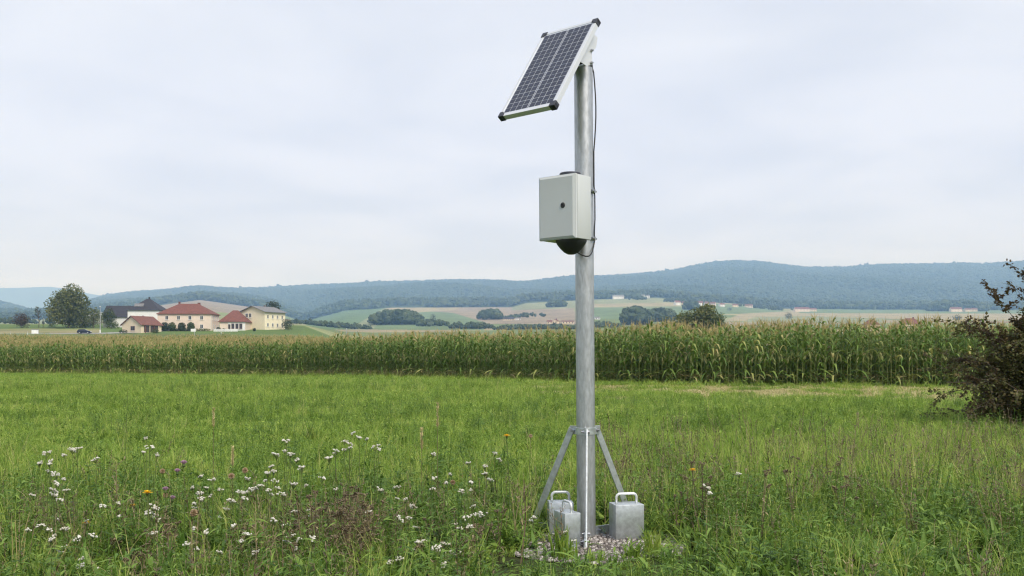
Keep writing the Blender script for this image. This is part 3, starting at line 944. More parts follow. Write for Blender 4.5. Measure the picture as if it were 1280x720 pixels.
# door: a shallow tray with chamfered edge
bm = bmesh.new()
bmesh.ops.create_cube(bm, size=1)
for q in bm.verts: q.co = Vector((q.co.x * BW, q.co.y * DT - BD / 2 + DT / 2 - .001, q.co.z * BH))
fr = [fc for fc in bm.faces if fc.normal.y < -0.9]
r1 = bmesh.ops.inset_region(bm, faces=fr, thickness=.022, depth=0)
for q in {w for fc in fr for w in fc.verts}: q.co.y -= .0075
bmesh.ops.bevel(bm, geom=[e for e in bm.edges if e.calc_face_angle(0) > 0.7], offset=.0025, segments=2, affect='EDGES')
b = MB(); bm.verts.index_update(); b.add([q.co.copy() for q in bm.verts], [tuple(w.index for w in fc.verts) for fc in bm.faces]); bm.free()
b.build("door", M['boxgrey'], bx_)
b = MB()
Rl = Matrix.Rotation(PI / 2, 3, 'X')
lx, lz = .048, .008
b.lathe([(.0165, -.004), (.0165, .004), (.014, .007), (.0075, .0075), (.007, .004), (.001, .004)], (lx, -BD / 2 - .006, lz), 20, R=Rl)
b.build("lock", M['black'], bx_, autosm=0.6)
b = MB(); b.lathe([(.060, 0), (.064, .004), (.064, .022), (.060, .027), (.030, .029), (.001, .029)], (.020, .026, BH / 2 - .001), 28)
b.build("antenna_puck", M['cap'], bx_, autosm=0.6)
b = MB(); b.lathe([(.001, -.086), (.020, -.084), (.042, -.073), (.064, -.052), (.084, -.026), (.093, -.008), (.093, .0)], (.034, .012, -BH / 2 + .001), 32)
b.build("sensor_dome", M['black'], bx_, autosm=0.8)
# clamps that hold the housing to the pole
pol = Vector((0.0, 0.0, 0)) - BC; pol = Vector((pol.dot(ba), -pol.dot(bn), 0))
for zc in (.118, -.168):
    b = MB()
    b.box((pol.x, (BD / 2 + pol.y - PR) / 2, zc), (.10, pol.y - PR - BD / 2 + .002, .026), bev=.002)
    b.lathe([(PR + .0005, -.008), (PR + .004, -.008), (PR + .004, .008), (PR + .0005, .008)], (pol.x, pol.y, zc), 32)
    cl_ = b.build("clamp", M['galv2'], bx_, autosm=0.6)
    b = MB()
    b.box((pol.x + PR + .010, pol.y + .006, zc), (.020, .012, .022), bev=.001)
    b.tube([(pol.x + PR + .012, pol.y - .02, zc), (pol.x + PR + .012, pol.y + .03, zc)], .005, 8)
    b.lathe([(.010, -.005), (.010, .005)], (pol.x + PR + .012, pol.y - .012, zc), 6, R=Rl)
    b.build("clamp_bolt", M['bolt'], bx_)
# -- cable from the panel down the pole, looping under the box
def on_pole(ang, z, off=.005):
    return (math.cos(ang) * (PR + off), math.sin(ang) * (PR + off), z)
pts = [loc for loc in [(-.030, -.040, 2.800), (-.015, -.045, 2.865), (.015, -.035, 2.905), (.045, -.012, 2.890)]]
for z in np.linspace(2.83, 1.80, 16):
    pts.append(on_pole(-.10 + .10 * math.sin(z * 5), z, .004 + .014 * max(0, math.sin((z - 2.35) * 6.2)) * (z > 2.35) + .004 * (1.9 < z < 2.1)))
bl = Matrix(((ba.x, -bn.x, 0), (ba.y, -bn.y, 0), (0, 0, 1)))
end = BC + bl @ Vector((.055, .010, -BH / 2 - .062))
p0 = Vector(pts[-1])
for k in range(1, 9):
    q = k / 8
    c = p0.lerp(end, q)
    c.z = p0.z + (end.z - p0.z) * q - .075 * math.sin(PI * q) * (1 - .3 * q)
    off = Vector((.6, -.8, 0)) * .035 * math.sin(PI * q)
    pts.append(c + off)
b = MB(); b.tube(pts, .0042, 8); b.build("cable", M['black'], mast, smooth=True)
b = MB()
for z in (2.60, 2.33, 2.17, 1.86):
    b.lathe([(PR + .0006, -.003), (PR + .0022, -.003), (PR + .0022, .003), (PR + .0006, .003)], (0, 0, z), 32)
M['tie'] = principled("pale cable tie", (0.5, 0.5, 0.5), 0.5)

# -- three ballast blocks standing on the feet
def ballast(px, Y, rz, label, w=.186, d=.135, h=.212):
    X = (px - 640) / F * Y
    o = empty("ballast_weight", (X, Y, 0.012), rz)
    tag(o, label, "weight", "ballast weights around the mast foot")
    b = MB(); b.box((0, 0, h / 2), (w, d, h), bev=.003); b.build("block", M['galv2'], o, autosm=0.7)
    b = MB()
    hw_, hh = w * .36, .058
    pts = [(-hw_, 0, h - .004), (-hw_, 0, h + hh * .55)]
    for k in range(1, 5):
        t_ = k / 4 * PI / 2
        pts.append((-hw_ + .022 * (1 - math.cos(t_)), 0, h + hh * .55 + .026 * math.sin(t_)))
    pts += [(-p[0], 0, p[2]) for p in reversed(pts)]
    b.tube(pts, .0078, 10); b.build("handle", M['handle'], o, smooth=True)
    return o
ballast(783.0, 6.00, math.radians(12), "square ballast weight with upright handle right of the mast", w=.178, d=.135, h=.206)
ballast(709, 5.76, math.radians(-68), "ballast weight set cornerwise in front of the mast foot", w=.150, d=.100, h=.195)
ballast(700.5, 6.15, math.radians(3), "ballast weight half hidden behind the left brace", w=.150, h=.195)

# ------------------------------------------------------------------ corn
R2 = random.Random(23)
def corn_parts(seed, H):
    r = random.Random(seed)
    st, lf, ts, cb = MB(), MB(), MB(), MB()
    lx_, ly_ = r.uniform(-.06, .06), r.uniform(-.06, .06)
    def ax(t_): return Vector((lx_ * t_ * t_, ly_ * t_ * t_, H * 0.88 * t_))
    st.tube([ax(0), ax(.5), ax(1)], [.014, .012, .006], 5, 0, r.random())
    nl = 13
    a0 = r.uniform(0, 2 * PI)
    for i in range(nl):
        t_ = 0.10 + 0.88 * i / (nl - 1)
        a = a0 + PI * i + r.uniform(-.45, .45)
        Lf = (0.52 + 0.42 * math.sin(PI * min(1, t_ * 1.05)) ) * r.uniform(.75, 1.1)
        e = r.uniform(.75, 1.2) if t_ > .3 else r.uniform(.2, .8)
        tn = r.uniform(.28, .68)
        if t_ < .22: tn = r.uniform(.5, 1.0)
        elif t_ > .85: tn = r.uniform(.45, .75)
        if r.random() < .08: tn = r.uniform(.75, .95)
        p, d = ax(t_), Vector((math.cos(a) * math.cos(e), math.sin(a) * math.cos(e), math.sin(e)))
        side = Vector((-math.sin(a), math.cos(a), 0))
        V_, F_ = [], []
        sg = 5
        droop = r.uniform(.55, 1.15)
        for k in range(sg + 1):
            q = k / sg
            w = .042 * (1 - q ** 2.2) * (0.55 + 0.45 * min(1, q * 4)) + .002
            tw = r.uniform(-.25, .25) + q * r.uniform(-.5, .5)
            c = p + d * Lf * q - Vector((0, 0, 1)) * droop * Lf * q * q * 0.95
            sv = side * math.cos(tw) + Vector((0, 0, 1)) * math.sin(tw)
            V_ += [c - sv * w, c + sv * w]
        for k in range(sg): F_.append((2 * k, 2 * k + 1, 2 * k + 3, 2 * k + 2))
        lf.add(V_, F_, tn)
    top = ax(1)
    for i in range(7):
        a = r.uniform(0, 2 * PI); s_ = r.uniform(.05, .14) if i else .02
        h = H * .115 * r.uniform(.75, 1.05) if i else H * .135
        q = top + Vector((math.cos(a) * s_, math.sin(a) * s_, h * (1 if i == 0 else .8)))
        m_ = top.lerp(q, .5) + Vector((0, 0, .03))
        ts.tube([top + Vector((0, 0, -.02)), m_, q], [.0035, .0055, .0025], 3, 0, r.random(), caps=False)
    for zz in (0.42, 0.47):
        a = r.uniform(0, 2 * PI); p = ax(zz)
        d = Vector((math.cos(a) * .45, math.sin(a) * .45, .9)).normalized()
        cb.tube([p, p + d * .06, p + d * .15, p + d * .24], [.012, .027, .024, .006], 6, 0, r.random())
    return st, lf, ts, cb

cvar = []
for k in range(6):
    st, lf, ts, cb = corn_parts(100 + k, R2.uniform(2.02, 2.28))
    cvar.append((st, lf, ts, cb))
cmesh = [(st.mesh("stalk", M['corn_stalk']), lf.mesh("leaves", M['corn_leaf']), ts.mesh("tassel", M['tassel']), cb.mesh("cob", M['cob'])) for st, lf, ts, cb in cvar]
protos = []
def corn_plant(k, X, Y, sc, rz):
    o = empty("corn_plant", (X, Y, gz(X, Y) - .01), rz)
    tag(o, "green corn plant with tan tassel in the front row of the field", "corn plant", "corn plants in the front row")
    o.scale = (sc, sc, sc)
    for nm, me_ in zip(("stalk", "leaves", "tassel", "cob"), cmesh[k]): link_mesh(nm, me_, o)
    return o
# the row nearest to the camera, drawn at regular spacing along the edge of the field
step = 0.155
xs, x_ = [], 16.6
while len(xs) < 300:
    y0 = float(corn_front(np.array([x_]))[0]); y1 = float(corn_front(np.array([x_ - .05]))[0])
    ln = math.hypot(.05, y1 - y0) / .05
    xs.append((x_, y0))
    x_ -= step / ln
XE = x_
first = {}
for i, (X, Y) in enumerate(xs):
    X += R2.uniform(-.05, .05); Y += R2.uniform(-.10, .10)
    k = R2.randrange(6); sc = R2.uniform(.90, 1.08) * (1.045 if X > 2 else 1.0); rz = R2.uniform(0, 2 * PI)
    if k not in first:
        first[k] = corn_plant(k, X, Y, sc, rz)
    else:
        o = copy_tree(first[k]); o.location = (X, Y, gz(X, Y) - .01); o.rotation_euler.z = rz; o.scale = (sc, sc, sc)
# everything behind and beside that row
joined = []
for st, lf, ts, cb in cvar:
    b = MB()
    for i, q in enumerate((st, lf, ts, cb)): b.add(q.v, q.f, q.t, i)
    joined.append(b.mesh("corn", [M['corn_stalk'], M['corn_leaf'], M['tassel'], M['cob']]))
PX, PY = [], []
for rw in range(1, 120):
    off = rw * 0.72
    X = np.arange(-110, 62, 0.17 if rw < 14 else 0.30)
    Y = corn_front(X) + off * np.where(X < 5, 1.25, 1.0)
    k = (np.abs(X) < 0.56 * Y + 4) & (Y < 131) & ((off < 14) | (X < -2))
    if rw > 40: k &= rng.random(len(X)) < .7
    PX.append(X[k]); PY.append(Y[k])
X = np.arange(-110, 62, .155); k = ((X < XE - .1) | (X > 16.8)); X = X[k]; PX.append(X); PY.append(corn_front(X))
X, Y = np.concatenate(PX), np.concatenate(PY)
X = X + rng.uniform(-.06, .06, len(X)); Y = Y + rng.uniform(-.10, .10, len(X))
n_ = len(X); sc = rng.uniform(.88, 1.08, n_) * (1 + .05 * lownoise(X, Y, 7, 31)) * np.where(X > 2, 1.045, 1.0)
cf = scatter("corn_field", joined, np.column_stack([X, Y, ground_z(X, Y) - .01]), np.column_stack([rng.normal(0, .03, n_), rng.normal(0, .03, n_), rng.uniform(0, 6.28, n_)]), np.column_stack([sc, sc, sc]), rng.integers(0, 6, n_))
cf["label"] = "ripening corn standing behind the front row of the field"

# ------------------------------------------------------------------ trees
def leaf_cloud(mb, blobs, n, size, r, flat=0.0):
    """small folded leaf clumps spread through the volume of ellipsoids, denser near their skins"""
    vol = [b_[1][0] * b_[1][1] * b_[1][2] for b_ in blobs]
    tot = sum(vol)
    for (c, rad), v in zip(blobs, vol):
        ci = r.uniform(-.12, .12)
        for _ in range(max(6, int(n * v / tot))):
            d = Vector((r.gauss(0, 1), r.gauss(0, 1), r.gauss(0, 1))).normalized()
            q = r.random() ** 0.30
            p = Vector((c[0] + d.x * rad[0] * q, c[1] + d.y * rad[1] * q, c[2] + d.z * rad[2] * q))
            nrm = (d * .7 + Vector((r.gauss(0, .6), r.gauss(0, .6), r.gauss(0, .6) + .3))).normalized()
            a = nrm.orthogonal().normalized(); a.rotate(Matrix.Rotation(r.uniform(0, 6.28), 3, nrm))
            b_ = nrm.cross(a)
            s = size * r.uniform(.55, 1.35)
            V_ = [p - a * s * .6, p + b_ * s * .45 + nrm * s * .12, p + a * s * .6, p - b_ * s * .45 + nrm * s * .10]
            mb.add(V_, [(0, 1, 2), (0, 2, 3)], min(1, max(0, r.gauss(.5 + ci, .22))))

def crown_blobs(w, h, base, r, nb=9, shape='round'):
    """ellipsoids that make a crown of width w between heights base and h"""
    ch = h - base
    bl = [((0, 0, base + ch * .5), (w * .38, w * .38, ch * .44))]
    for i in range(nb):
        a = 2 * PI * i / nb * 1.618 * 2 + r.uniform(-.3, .3)
        t_ = (i + .5) / nb
        if shape == 'cone': rr_ = w * .5 * (1 - t_) * .75
        elif shape == 'column': rr_ = w * .18
        else: rr_ = w * .32 * math.sin(PI * min(.96, .22 + t_ * .72))
        z_ = base + ch * (.14 + .74 * t_)
        s = w * r.uniform(.20, .29) * (1.25 - .5 * t_ if shape == 'cone' else 1)
        bl.append(((math.cos(a) * rr_, math.sin(a) * rr_, z_), (s, s, s * r.uniform(.7, 1.0))))
    return bl

def tree(name, X, Y, h, w, mat, label, cat="tree", n=900, size=None, base=None, trunk=None, shape='round', group=None, seed=0, nb=9, limbs=6):
    r = random.Random(seed + int(X * 7) + int(Y))
    o = empty(name, (X, Y, gz(X, Y) - .05), 0)
    tag(o, label, cat, group)
    base = h * .18 if base is None else base
    size = w * .055 if size is None else size
    bl = crown_blobs(w, h, base, r, nb, shape)
    b = MB()
    tr = h * .022 if trunk is None else trunk
    b.tube([(0, 0, 0), (r.uniform(-.02, .02) * h, 0, base + (h - base) * .3), (r.uniform(-.03, .03) * h, 0, base + (h - base) * .8)], [tr, tr * .7, tr * .2], 7)
    for i in range(limbs):
        c = bl[1 + i % (len(bl) - 1)][0]
        z0 = base + (c[2] - base) * .25
        b.tube([(0, 0, z0), (c[0] * .5, c[1] * .5, (z0 + c[2]) / 2 + .1), c], [tr * .4, tr * .25, tr * .1], 5)
    b.build("trunk", M['bark'], o)
    b = MB(); leaf_cloud(b, bl, n, size, r)
    b.build("crown", mat, o)
    return o

def at(px, Y):
    return (px - 640) / F * Y
def htop(px, y, Y):
    """height above the ground of something whose top shows at picture row y"""
    return z_at(y, Y) - gz(at(px, Y), Y)

# around the farm, about 350 to 400 m off
def ptree(name, px, ytop, wpx, Y, mat, label, **k):
    return tree(name, at(px, Y), Y, htop(px, ytop, Y), wpx / F * Y, M[mat], label, **k)
ptree("large_tree", 86, 360.5, 51, 378, 'leaf_olive', "large broad round tree left of the farm, the biggest there", n=9000, nb=18, seed=1, base=.5, size=.62)
ptree("olive_tree", 117, 383, 24, 376, 'leaf_olive', "smaller yellowish tree leaning against the large round tree", n=1500, nb=10, seed=2, base=.8)
ptree("shade_tree", 135, 386, 22, 384, 'leaf_green', "dark green tree before the dark barn roof beside the lamp post", n=1300, nb=10, seed=3, base=.8)
ptree("reddish_bush", 27, 391, 20, 380, 'leaf_red', "dark reddish bush standing alone near the road", cat="bush", n=1300, nb=10, seed=4, base=.3)
ptree("hedge_bush", 65, 404, 12, 388, 'leaf_dark', "low dark bush at the left foot of the large round tree", cat="bush", n=350, seed=5, base=.1)
ptree("hedge_bush", 106, 402, 22, 384, 'leaf_dark', "low dark bush under the right side of the large round tree", cat="bush", n=600, seed=6, base=.1)
ptree("hedge_bush", 140, 403, 20, 372, 'leaf_green', "low green bush between the lamp post and the cream house", cat="bush", n=600, seed=7, base=.1)
ptree("spruce_tree", 4, 397, 7, 600, 'leaf_dark', "small dark spruce at the left edge of the view", n=300, shape='cone', seed=8, base=.4)
ptree("spruce_tree", 11.5, 395.5, 8, 600, 'leaf_dark', "dark spruce just left of the reddish bush", n=300, shape='cone', seed=9, base=.4)
ptree("dark_tree", 341, 374.5, 24, 392, 'leaf_dark', "dark tree rising behind the grey roof of the yellow house", n=1600, seed=10)
ptree("dark_bush", 359, 398, 16, 366, 'leaf_dark', "dark bush at the right corner of the yellow house", cat="bush", n=1000, seed=11, base=.1)
ptree("dark_bush", 361, 407, 8, 362, 'leaf_olive', "small olive bush right of the yellow house", cat="bush", n=250, seed=12, base=.1)

# bare tree beside the reddish bush
def bare_tree(px, ytop, Y, label):
    X = at(px, Y); h = htop(px, ytop, Y); r = random.Random(5)
    o = empty("bare_tree", (X, Y, gz(X, Y) - .05)); tag(o, label, "tree")
    b, c = MB(), MB()
    b.tube([(0, 0, 0), (.15, 0, h * .3), (-.3, 0, h * .62), (-.45, 0, h)], [.16, .12, .07, .02], 6)
    tips = []
    for i in range(26):
        t_ = r.uniform(.22, .92); a = r.uniform(0, 2 * PI); ln = h * r.uniform(.18, .38) * (1.15 - t_)
        p = Vector((.15 - .6 * t_, 0, h * t_)); q = p + Vector((math.cos(a) * ln, math.sin(a) * ln, ln * r.uniform(.5, 1.2)))
        b.tube([p, p.lerp(q, .5) + Vector((0, 0, .1)), q], [.06, .035, .012], 4)
        tips.append((tuple(q), (.45, .45, .4)))
        for k in range(3):
            q2 = q + Vector((r.uniform(-.5, .5), r.uniform(-.5, .5), r.uniform(0, .6)))
            b.tube([p.lerp(q, .6), q2], [.025, .01], 3)
    b.build("trunk", M['bark'], o)
    leaf_cloud(c, tips, 330, .26, r); c.build("crown", M['leaf_dark'], o)
bare_tree(48.5, 383, 384, "thin half bare tree between the reddish bush and the large round tree")
ptree("round_shrub", 54, 391, 6, 384, 'leaf_dark', "slim dark shrub beside the half bare tree", cat="bush", n=240, seed=44, base=.6, shape='column')

# ------------------------------------------------------------------ farm buildings
def wallmat(name, c): return principled(name, c, 0.85, 0, ((.8, .8, .5), .06, 5))
M['pink'] = wallmat("pale pink render", (0.68, 0.57, 0.48))
M['cream'] = wallmat("cream render", (0.62, 0.53, 0.40))
M['yellow'] = wallmat("pale yellow render", (0.72, 0.655, 0.49))
M['whitewall'] = wallmat("white render", (0.70, 0.70, 0.70))
M['peach'] = wallmat("peach render", (0.62, 0.42, 0.27))
def roofmat(name, c):
    m, t, o = mat_new(name)
    n, l = t.nodes.new, t.links.new
    tcn = n("ShaderNodeTexCoord"); nz = n("ShaderNodeTexNoise"); nz.inputs["Scale"].default_value = 1.6; nz.inputs["Detail"].default_value = 6
    l(tcn.outputs["Object"], nz.inputs["Vector"])
    wv = n("ShaderNodeTexWave"); wv.bands_direction = 'Z'; wv.inputs["Scale"].default_value = 1.6; wv.inputs["Distortion"].default_value = 0.4
    l(tcn.outputs["Object"], wv.inputs["Vector"])
    r = n("ShaderNodeValToRGB")
    r.color_ramp.elements[0].position = .3; r.color_ramp.elements[1].position = .75
    r.color_ramp.elements[0].color = (*[x * .72 for x in c], 1); r.color_ramp.elements[1].color = (*[min(1, x * 1.25) for x in c], 1)
    l(nz.outputs["Fac"], r.inputs[0])
    p = n("ShaderNodeBsdfPrincipled"); p.inputs["Roughness"].default_value = .85
    bp = n("ShaderNodeBump"); bp.inputs["Strength"].default_value = .5; bp.inputs["Distance"].default_value = .05
    l(wv.outputs["Fac"], bp.inputs["Height"]); l(bp.outputs[0], p.inputs["Normal"])
    l(r.outputs[0], p.inputs["Base Color"]); l(p.outputs[0], o.inputs[0])
    return m
M['roof_red'] = roofmat("red roof tiles", (0.155, 0.058, 0.043))
M['roof_dark'] = roofmat("dark slate roof", (0.032, 0.032, 0.042))
M['roof_grey'] = roofmat("grey roof", (0.17, 0.17, 0.175))
M['roof_brown'] = roofmat("brown tile roof", (0.15, 0.062, 0.045))
M['glass'] = principled("window glass", (0.03, 0.035, 0.045), 0.12, 0)
M['frame_w'] = principled("white window frame", (0.7, 0.7, 0.68), 0.5)
M['frame_b'] = principled("brown window frame", (0.15, 0.06, 0.04), 0.5)
M['dark_in'] = principled("dark timber and porch shade", (0.05, 0.035, 0.028), 0.8)
M['white_paint'] = principled("white paint", (0.75, 0.76, 0.76), 0.5)
M['grey_metal'] = principled("grey metal", (0.42, 0.44, 0.46), 0.45, 0.5)

def window(parent, origin, ux, un, x, z, w, h, frame='frame_w', name="window", door=False):
    """frame proud of the wall, pane set in it; ux along the wall, un outwards (parent space)"""
    ux, un = Vector(ux).normalized(), Vector(un).normalized()
    R = Matrix(((ux.x, un.x, 0), (ux.y, un.y, 0), (0, 0, 1)))
    c = Vector(origin) + ux * x + Vector((0, 0, z))
    b = MB(); ft = .10
    for s in (-1, 1):
        b.box(c + ux * s * (w / 2 - ft / 2) + un * .03, (ft, .10, h), R)
        b.box(c + Vector((0, 0, s * (h / 2 - ft / 2))) + un * .028, (w - 2 * ft, .09, ft), R)
    if not door: b.box(c + un * .03, (.06, .085, h - 2 * ft), R)
    f_ = b.build(name, M[frame], parent)
    b = MB(); b.box(c + un * .012, (w - 2 * ft, .03, h - 2 * ft), R); b.build("pane", M['glass'] if not door else M['dark_in'], f_)
    if not door:
        b = MB(); b.box(c + un * .08 - Vector((0, 0, h / 2 + .05)), (w + .16, .22, .07), R); b.build("sill", M['frame_w'], f_)
    return f_

def house(name, X, Y, rz, w, d, eave, ridge, kind, wall, roof, label, cat="house", over=.45, z0=None, hip_in=None, ridge_axis='x', group=None):
    """box of w (local x) by d (local y, front is -y); hip or gable roof with eaves"""
    z = gz(X, Y) - .15 if z0 is None else z0
    o = empty(name, (X, Y, z), rz)
    tag(o, label, cat, group)
    e = eave
    b = MB()
    if kind == 'gable':
        if ridge_axis == 'x':
            b.prism([(-w / 2, -d / 2, -1.5), (-w / 2, d / 2, -1.5), (-w / 2, d / 2, e), (-w / 2, 0, ridge - .02), (-w / 2, -d / 2, e)], (w, 0, 0))
        else:
            b.prism([(-w / 2, -d / 2, -1.5), (w / 2, -d / 2, -1.5), (w / 2, -d / 2, e), (0, -d / 2, ridge - .02), (-w / 2, -d / 2, e)], (0, d, 0))
    else:
        b.box((0, 0, (e - 1.5) / 2), (w, d, e + 1.5))
    b.build("wall", M[wall], o)
    b = MB(); t = .16
    if kind == 'gable':
        hw = (d if ridge_axis == 'x' else w) / 2
        sl = (ridge - e) / hw
        ze = e - over * sl
        L_ = (w if ridge_axis == 'x' else d) / 2 + over
        for s in (-1, 1):
            if ridge_axis == 'x':
                b.prism([(-L_, s * (hw + over), ze), (-L_, 0, ridge), (-L_, 0, ridge + t), (-L_, s * (hw + over), ze + t)], (2 * L_, 0, 0))
            else:
                b.prism([(s * (hw + over), -L_, ze), (0, -L_, ridge), (0, -L_, ridge + t), (s * (hw + over), -L_, ze + t)], (0, 2 * L_, 0))
    else:
        hi = d / 2 if hip_in is None else hip_in
        a, c_ = w / 2 + over, d / 2 + over
        k = a - hi if a > c_ else 0
        q = max(a - hi - over, 0)
        V_ = [(-a, -c_, e), (a, -c_, e), (a, c_, e), (-a, c_, e), (-q, 0, ridge), (q, 0, ridge), (-a, -c_, e - t), (a, -c_, e - t), (a, c_, e - t), (-a, c_, e - t)]
        F_ = [(0, 1, 5, 4), (1, 2, 5), (2, 3, 4, 5), (3, 0, 4), (6, 7, 1, 0), (7, 8, 2, 1), (8, 9, 3, 2), (9, 6, 0, 3), (9, 8, 7, 6)]
        b.add(V_, F_)
    rf = b.build("roof", M[roof], o)
    return o, rf

YF = 352.0
u = YF / F
# pink main house
mw, md = 66 * u, 11.5
hx_ = at(229.5, YF)
H1, rf = house("farmhouse", hx_, YF + md / 2, .04, mw, md, 5.75, 9.6, 'hip', 'pink', 'roof_red', "long pink two storey farmhouse with red hipped roof", hip_in=6.0)
for px in (208, 222.5, 236.5, 251): window(H1, (0, -md / 2, 0), (1, 0, 0), (0, -1, 0), (px - 229.5) * u, 4.35, 1.15, 1.45)
for px in (236.5, 251): window(H1, (0, -md / 2, 0), (1, 0, 0), (0, -1, 0), (px - 229.5) * u, 1.3, 1.15, 1.45)
for yy in (-2.6, .4, 3.4):
    window(H1, (mw / 2, 0, 0), (0, 1, 0), (1, 0, 0), yy, 4.35, 1.1, 1.45); window(H1, (mw / 2, 0, 0), (0, 1, 0), (1, 0, 0), yy, 1.3, 1.1, 1.45)
b = MB(); b.box((-3.5, .6, 9.6), (.6, .6, 1.5)); b.box((3.4, .8, 9.4), (.9, .7, 1.2)); b.build("chimney", M['roof_brown'], rf)
b = MB()
b.tube([(mw / 2 + .06, -md / 2 - .06, -.2), (mw / 2 + .06, -md / 2 - .06, 5.5)], .07, 6); b.build("downpipe", M['white_paint'], H1)
# annex with red roof
aw = 34 * u
A1, rf = house("annex_house", at(292, YF + 4), YF + 6.5, .03, aw * .94, 9, 3.0, 7.2, 'hip', 'pink', 'roof_red', "low annex with steep red roof between the pink farmhouse and the yellow house", hip_in=3.6)
b = MB(); b.box((aw * .15, -4.54, .7), (aw * .62, .08, 4.4)); b.build("front_wall", M['whitewall'], A1)
for px in (.02, .17, .31): window(A1, (0, -4.58, 0), (1, 0, 0), (0, -1, 0), aw * px, 1.35, 1.05, 1.9, 'frame_b')
window(A1, (0, -4.58, 0), (1, 0, 0), (0, -1, 0), -aw * .11, 1.05, 1.0, 2.2, 'frame_w', "door", True)
# yellow house seen over its corner
yw, yd = 11.2, 11.8
Y1, rf = house("yellow_house", at(327, 366), 368, math.radians(-25), yw, yd, 6.3, 8.3, 'gable', 'yellow', 'roof_grey', "pale yellow two storey house with low grey roof", over=.7, ridge_axis='y')
# left-front gable end is local -y turned... windows on both visible faces
for xx in (-2.6, -1.0):
    window(Y1, (0, -yd / 2, 0), (1, 0, 0), (0, -1, 0), xx, 5.0, 1.2, 1.5)
for k in range(4):
    for zz in (1.5, 4.5): window(Y1, (yw / 2, 0, 0), (0, 1, 0), (1, 0, 0), -4.2 + 2.75 * k, zz, .95, 1.35)
b = MB(); b.box((0, 1.0, 8.4), (.6, .6, 1.3)); b.build("chimney", M['roof_grey'], rf)
# cream house with porch
C1, rf = house("cream_house", at(172, 340), 344, math.radians(-25), 8.6, 9.4, 2.7, 5.5, 'gable', 'cream', 'roof_brown', "small cream house with brown red roof and dark porch", over=.5, ridge_axis='y')
window(C1, (0, -4.7, 0), (1, 0, 0), (0, -1, 0), .6, 1.35, 1.9, 1.5, 'frame_b')
b = MB(); b.box((4.36, 0, 1.15), (.10, 6.6, 2.2)); b.build("porch_shade_panel", M['dark_in'], C1)  # flat dark slab on the wall, its colour stands in for the porch's shade
for k in range(4):
    b = MB(); b.box((4.62, -3.0 + 2.0 * k, 1.1), (.22, .22, 2.6)); b.build("porch_post", M['cream' if k % 2 else 'roof_brown'], C1)
b = MB(); b.box((-1.5, 2, 5.3), (.5, .5, 1.2)); b.build("chimney", M['roof_brown'], rf)
# dark roofed barn behind
D1, rf = house("dark_barn", at(178.5, 378), 384, .05, 11.6, 13, 6.6, 11.2, 'hip', 'whitewall', 'roof_dark', "white walled building with tall dark hipped roof behind the cream house", cat="barn", hip_in=5.2)
b = MB()
b.add([(-3.9, -3.75, 9.06), (-.4, -3.75, 9.06), (-.4, -5.2, 7.86), (-3.9, -5.2, 7.86)], [(0, 1, 2, 3)]); b.prism([(-3.9, -3.75, 9.06), (-.4, -3.75, 9.06), (-.4, -5.2, 7.86), (-3.9, -5.2, 7.86)], (0, -.12, .16))
b.build("skylight", M['roof_grey'], rf)
b = MB(); b.box((.3, 0, 11.3), (.5, .5, 1.2)); b.build("chimney", M['roof_dark'], rf)
D2, rf = house("barn_wing", at(145, 386), 390, .02, 9.6, 9, 4.2, 8.3, 'gable', 'whitewall', 'roof_dark', "low barn wing with dark roof left of the tall dark roofed building", cat="barn")
# clipped round bushes before the pink house
for i, px in enumerate((206, 215, 227.3, 238.6)):
    Yb = YF - 2.2
    lab = ["leftmost of the four clipped round bushes at the pink farmhouse", "second clipped bush from the left at the pink farmhouse", "third clipped bush from the left at the pink farmhouse", "rightmost of the four clipped round bushes at the pink farmhouse"][i]
    o = empty("clipped_bush", (at(px, Yb), Yb, gz(at(px, Yb), Yb) - .1)); tag(o, lab, "bush", "clipped bushes at the farmhouse")
    b = MB(); b.tube([(0, 0, 0), (0, 0, 1.2)], [.10, .06], 6); b.build("trunk", M['bark'], o)
    b = MB(); leaf_cloud(b, [((0, 0, 1.65), (1.35 if i else 1.5, 1.3, 1.6)), ((0.1, 0, 1.0), (1.3, 1.3, 1.0))], 1500, .30, random.Random(60 + i)); b.build("crown", M['leaf_green' if i % 2 else 'leaf_dark'], o)
for (px, w_, h_, mt, lb) in ((154.5, 3.0, 1.5, 'leaf_dark', "low round bush before the gable of the cream house"), (194.5, 2.4, 1.6, 'leaf_green', "low bush between the cream house and the pink farmhouse"), (221, 2.0, 1.1, 'leaf_dark', "low bush between the second and third clipped bush"),
                             (233, 2.4, 1.1, 'leaf_dark', "low bush between the third and fourth clipped bush"), (273.5, 1.8, 1.6, 'leaf_dark', "small dark bush at the right corner of the pink farmhouse"), (280, 1.6, 1.1, 'leaf_dark', "small dark bush before the annex"), (318, 1.2, 1.2, 'leaf_dark', "small dark bush before the yellow house")):
    Yb = YF - 3.0 if px > 200 else 337
    o = empty("low_bush", (at(px, Yb), Yb, gz(at(px, Yb), Yb) - .1)); tag(o, lb, "bush")
    b = MB(); b.tube([(0, 0, 0), (0, 0, h_ * .5)], [.06, .03], 5); b.build("trunk", M['bark'], o)
    b = MB(); leaf_cloud(b, [((0, 0, h_ * .5), (w_ / 2, w_ / 2, h_ * .5))], 220, .26, random.Random(int(px))); b.build("crown", M[mt], o)
o = empty("clipped_hedge", (at(253, YF - 3), YF - 3, gz(at(253, YF - 3), YF - 3) - .1)); tag(o, "low light green hedge before the right half of the pink farmhouse", "hedge")
b = MB(); leaf_cloud(b, [((x__, 0, .55), (.9, .6, .55)) for x__ in np.linspace(-2.1, 2.1, 6)], 500, .24, random.Random(77)); b.build("foliage", M['leaf_olive'], o)
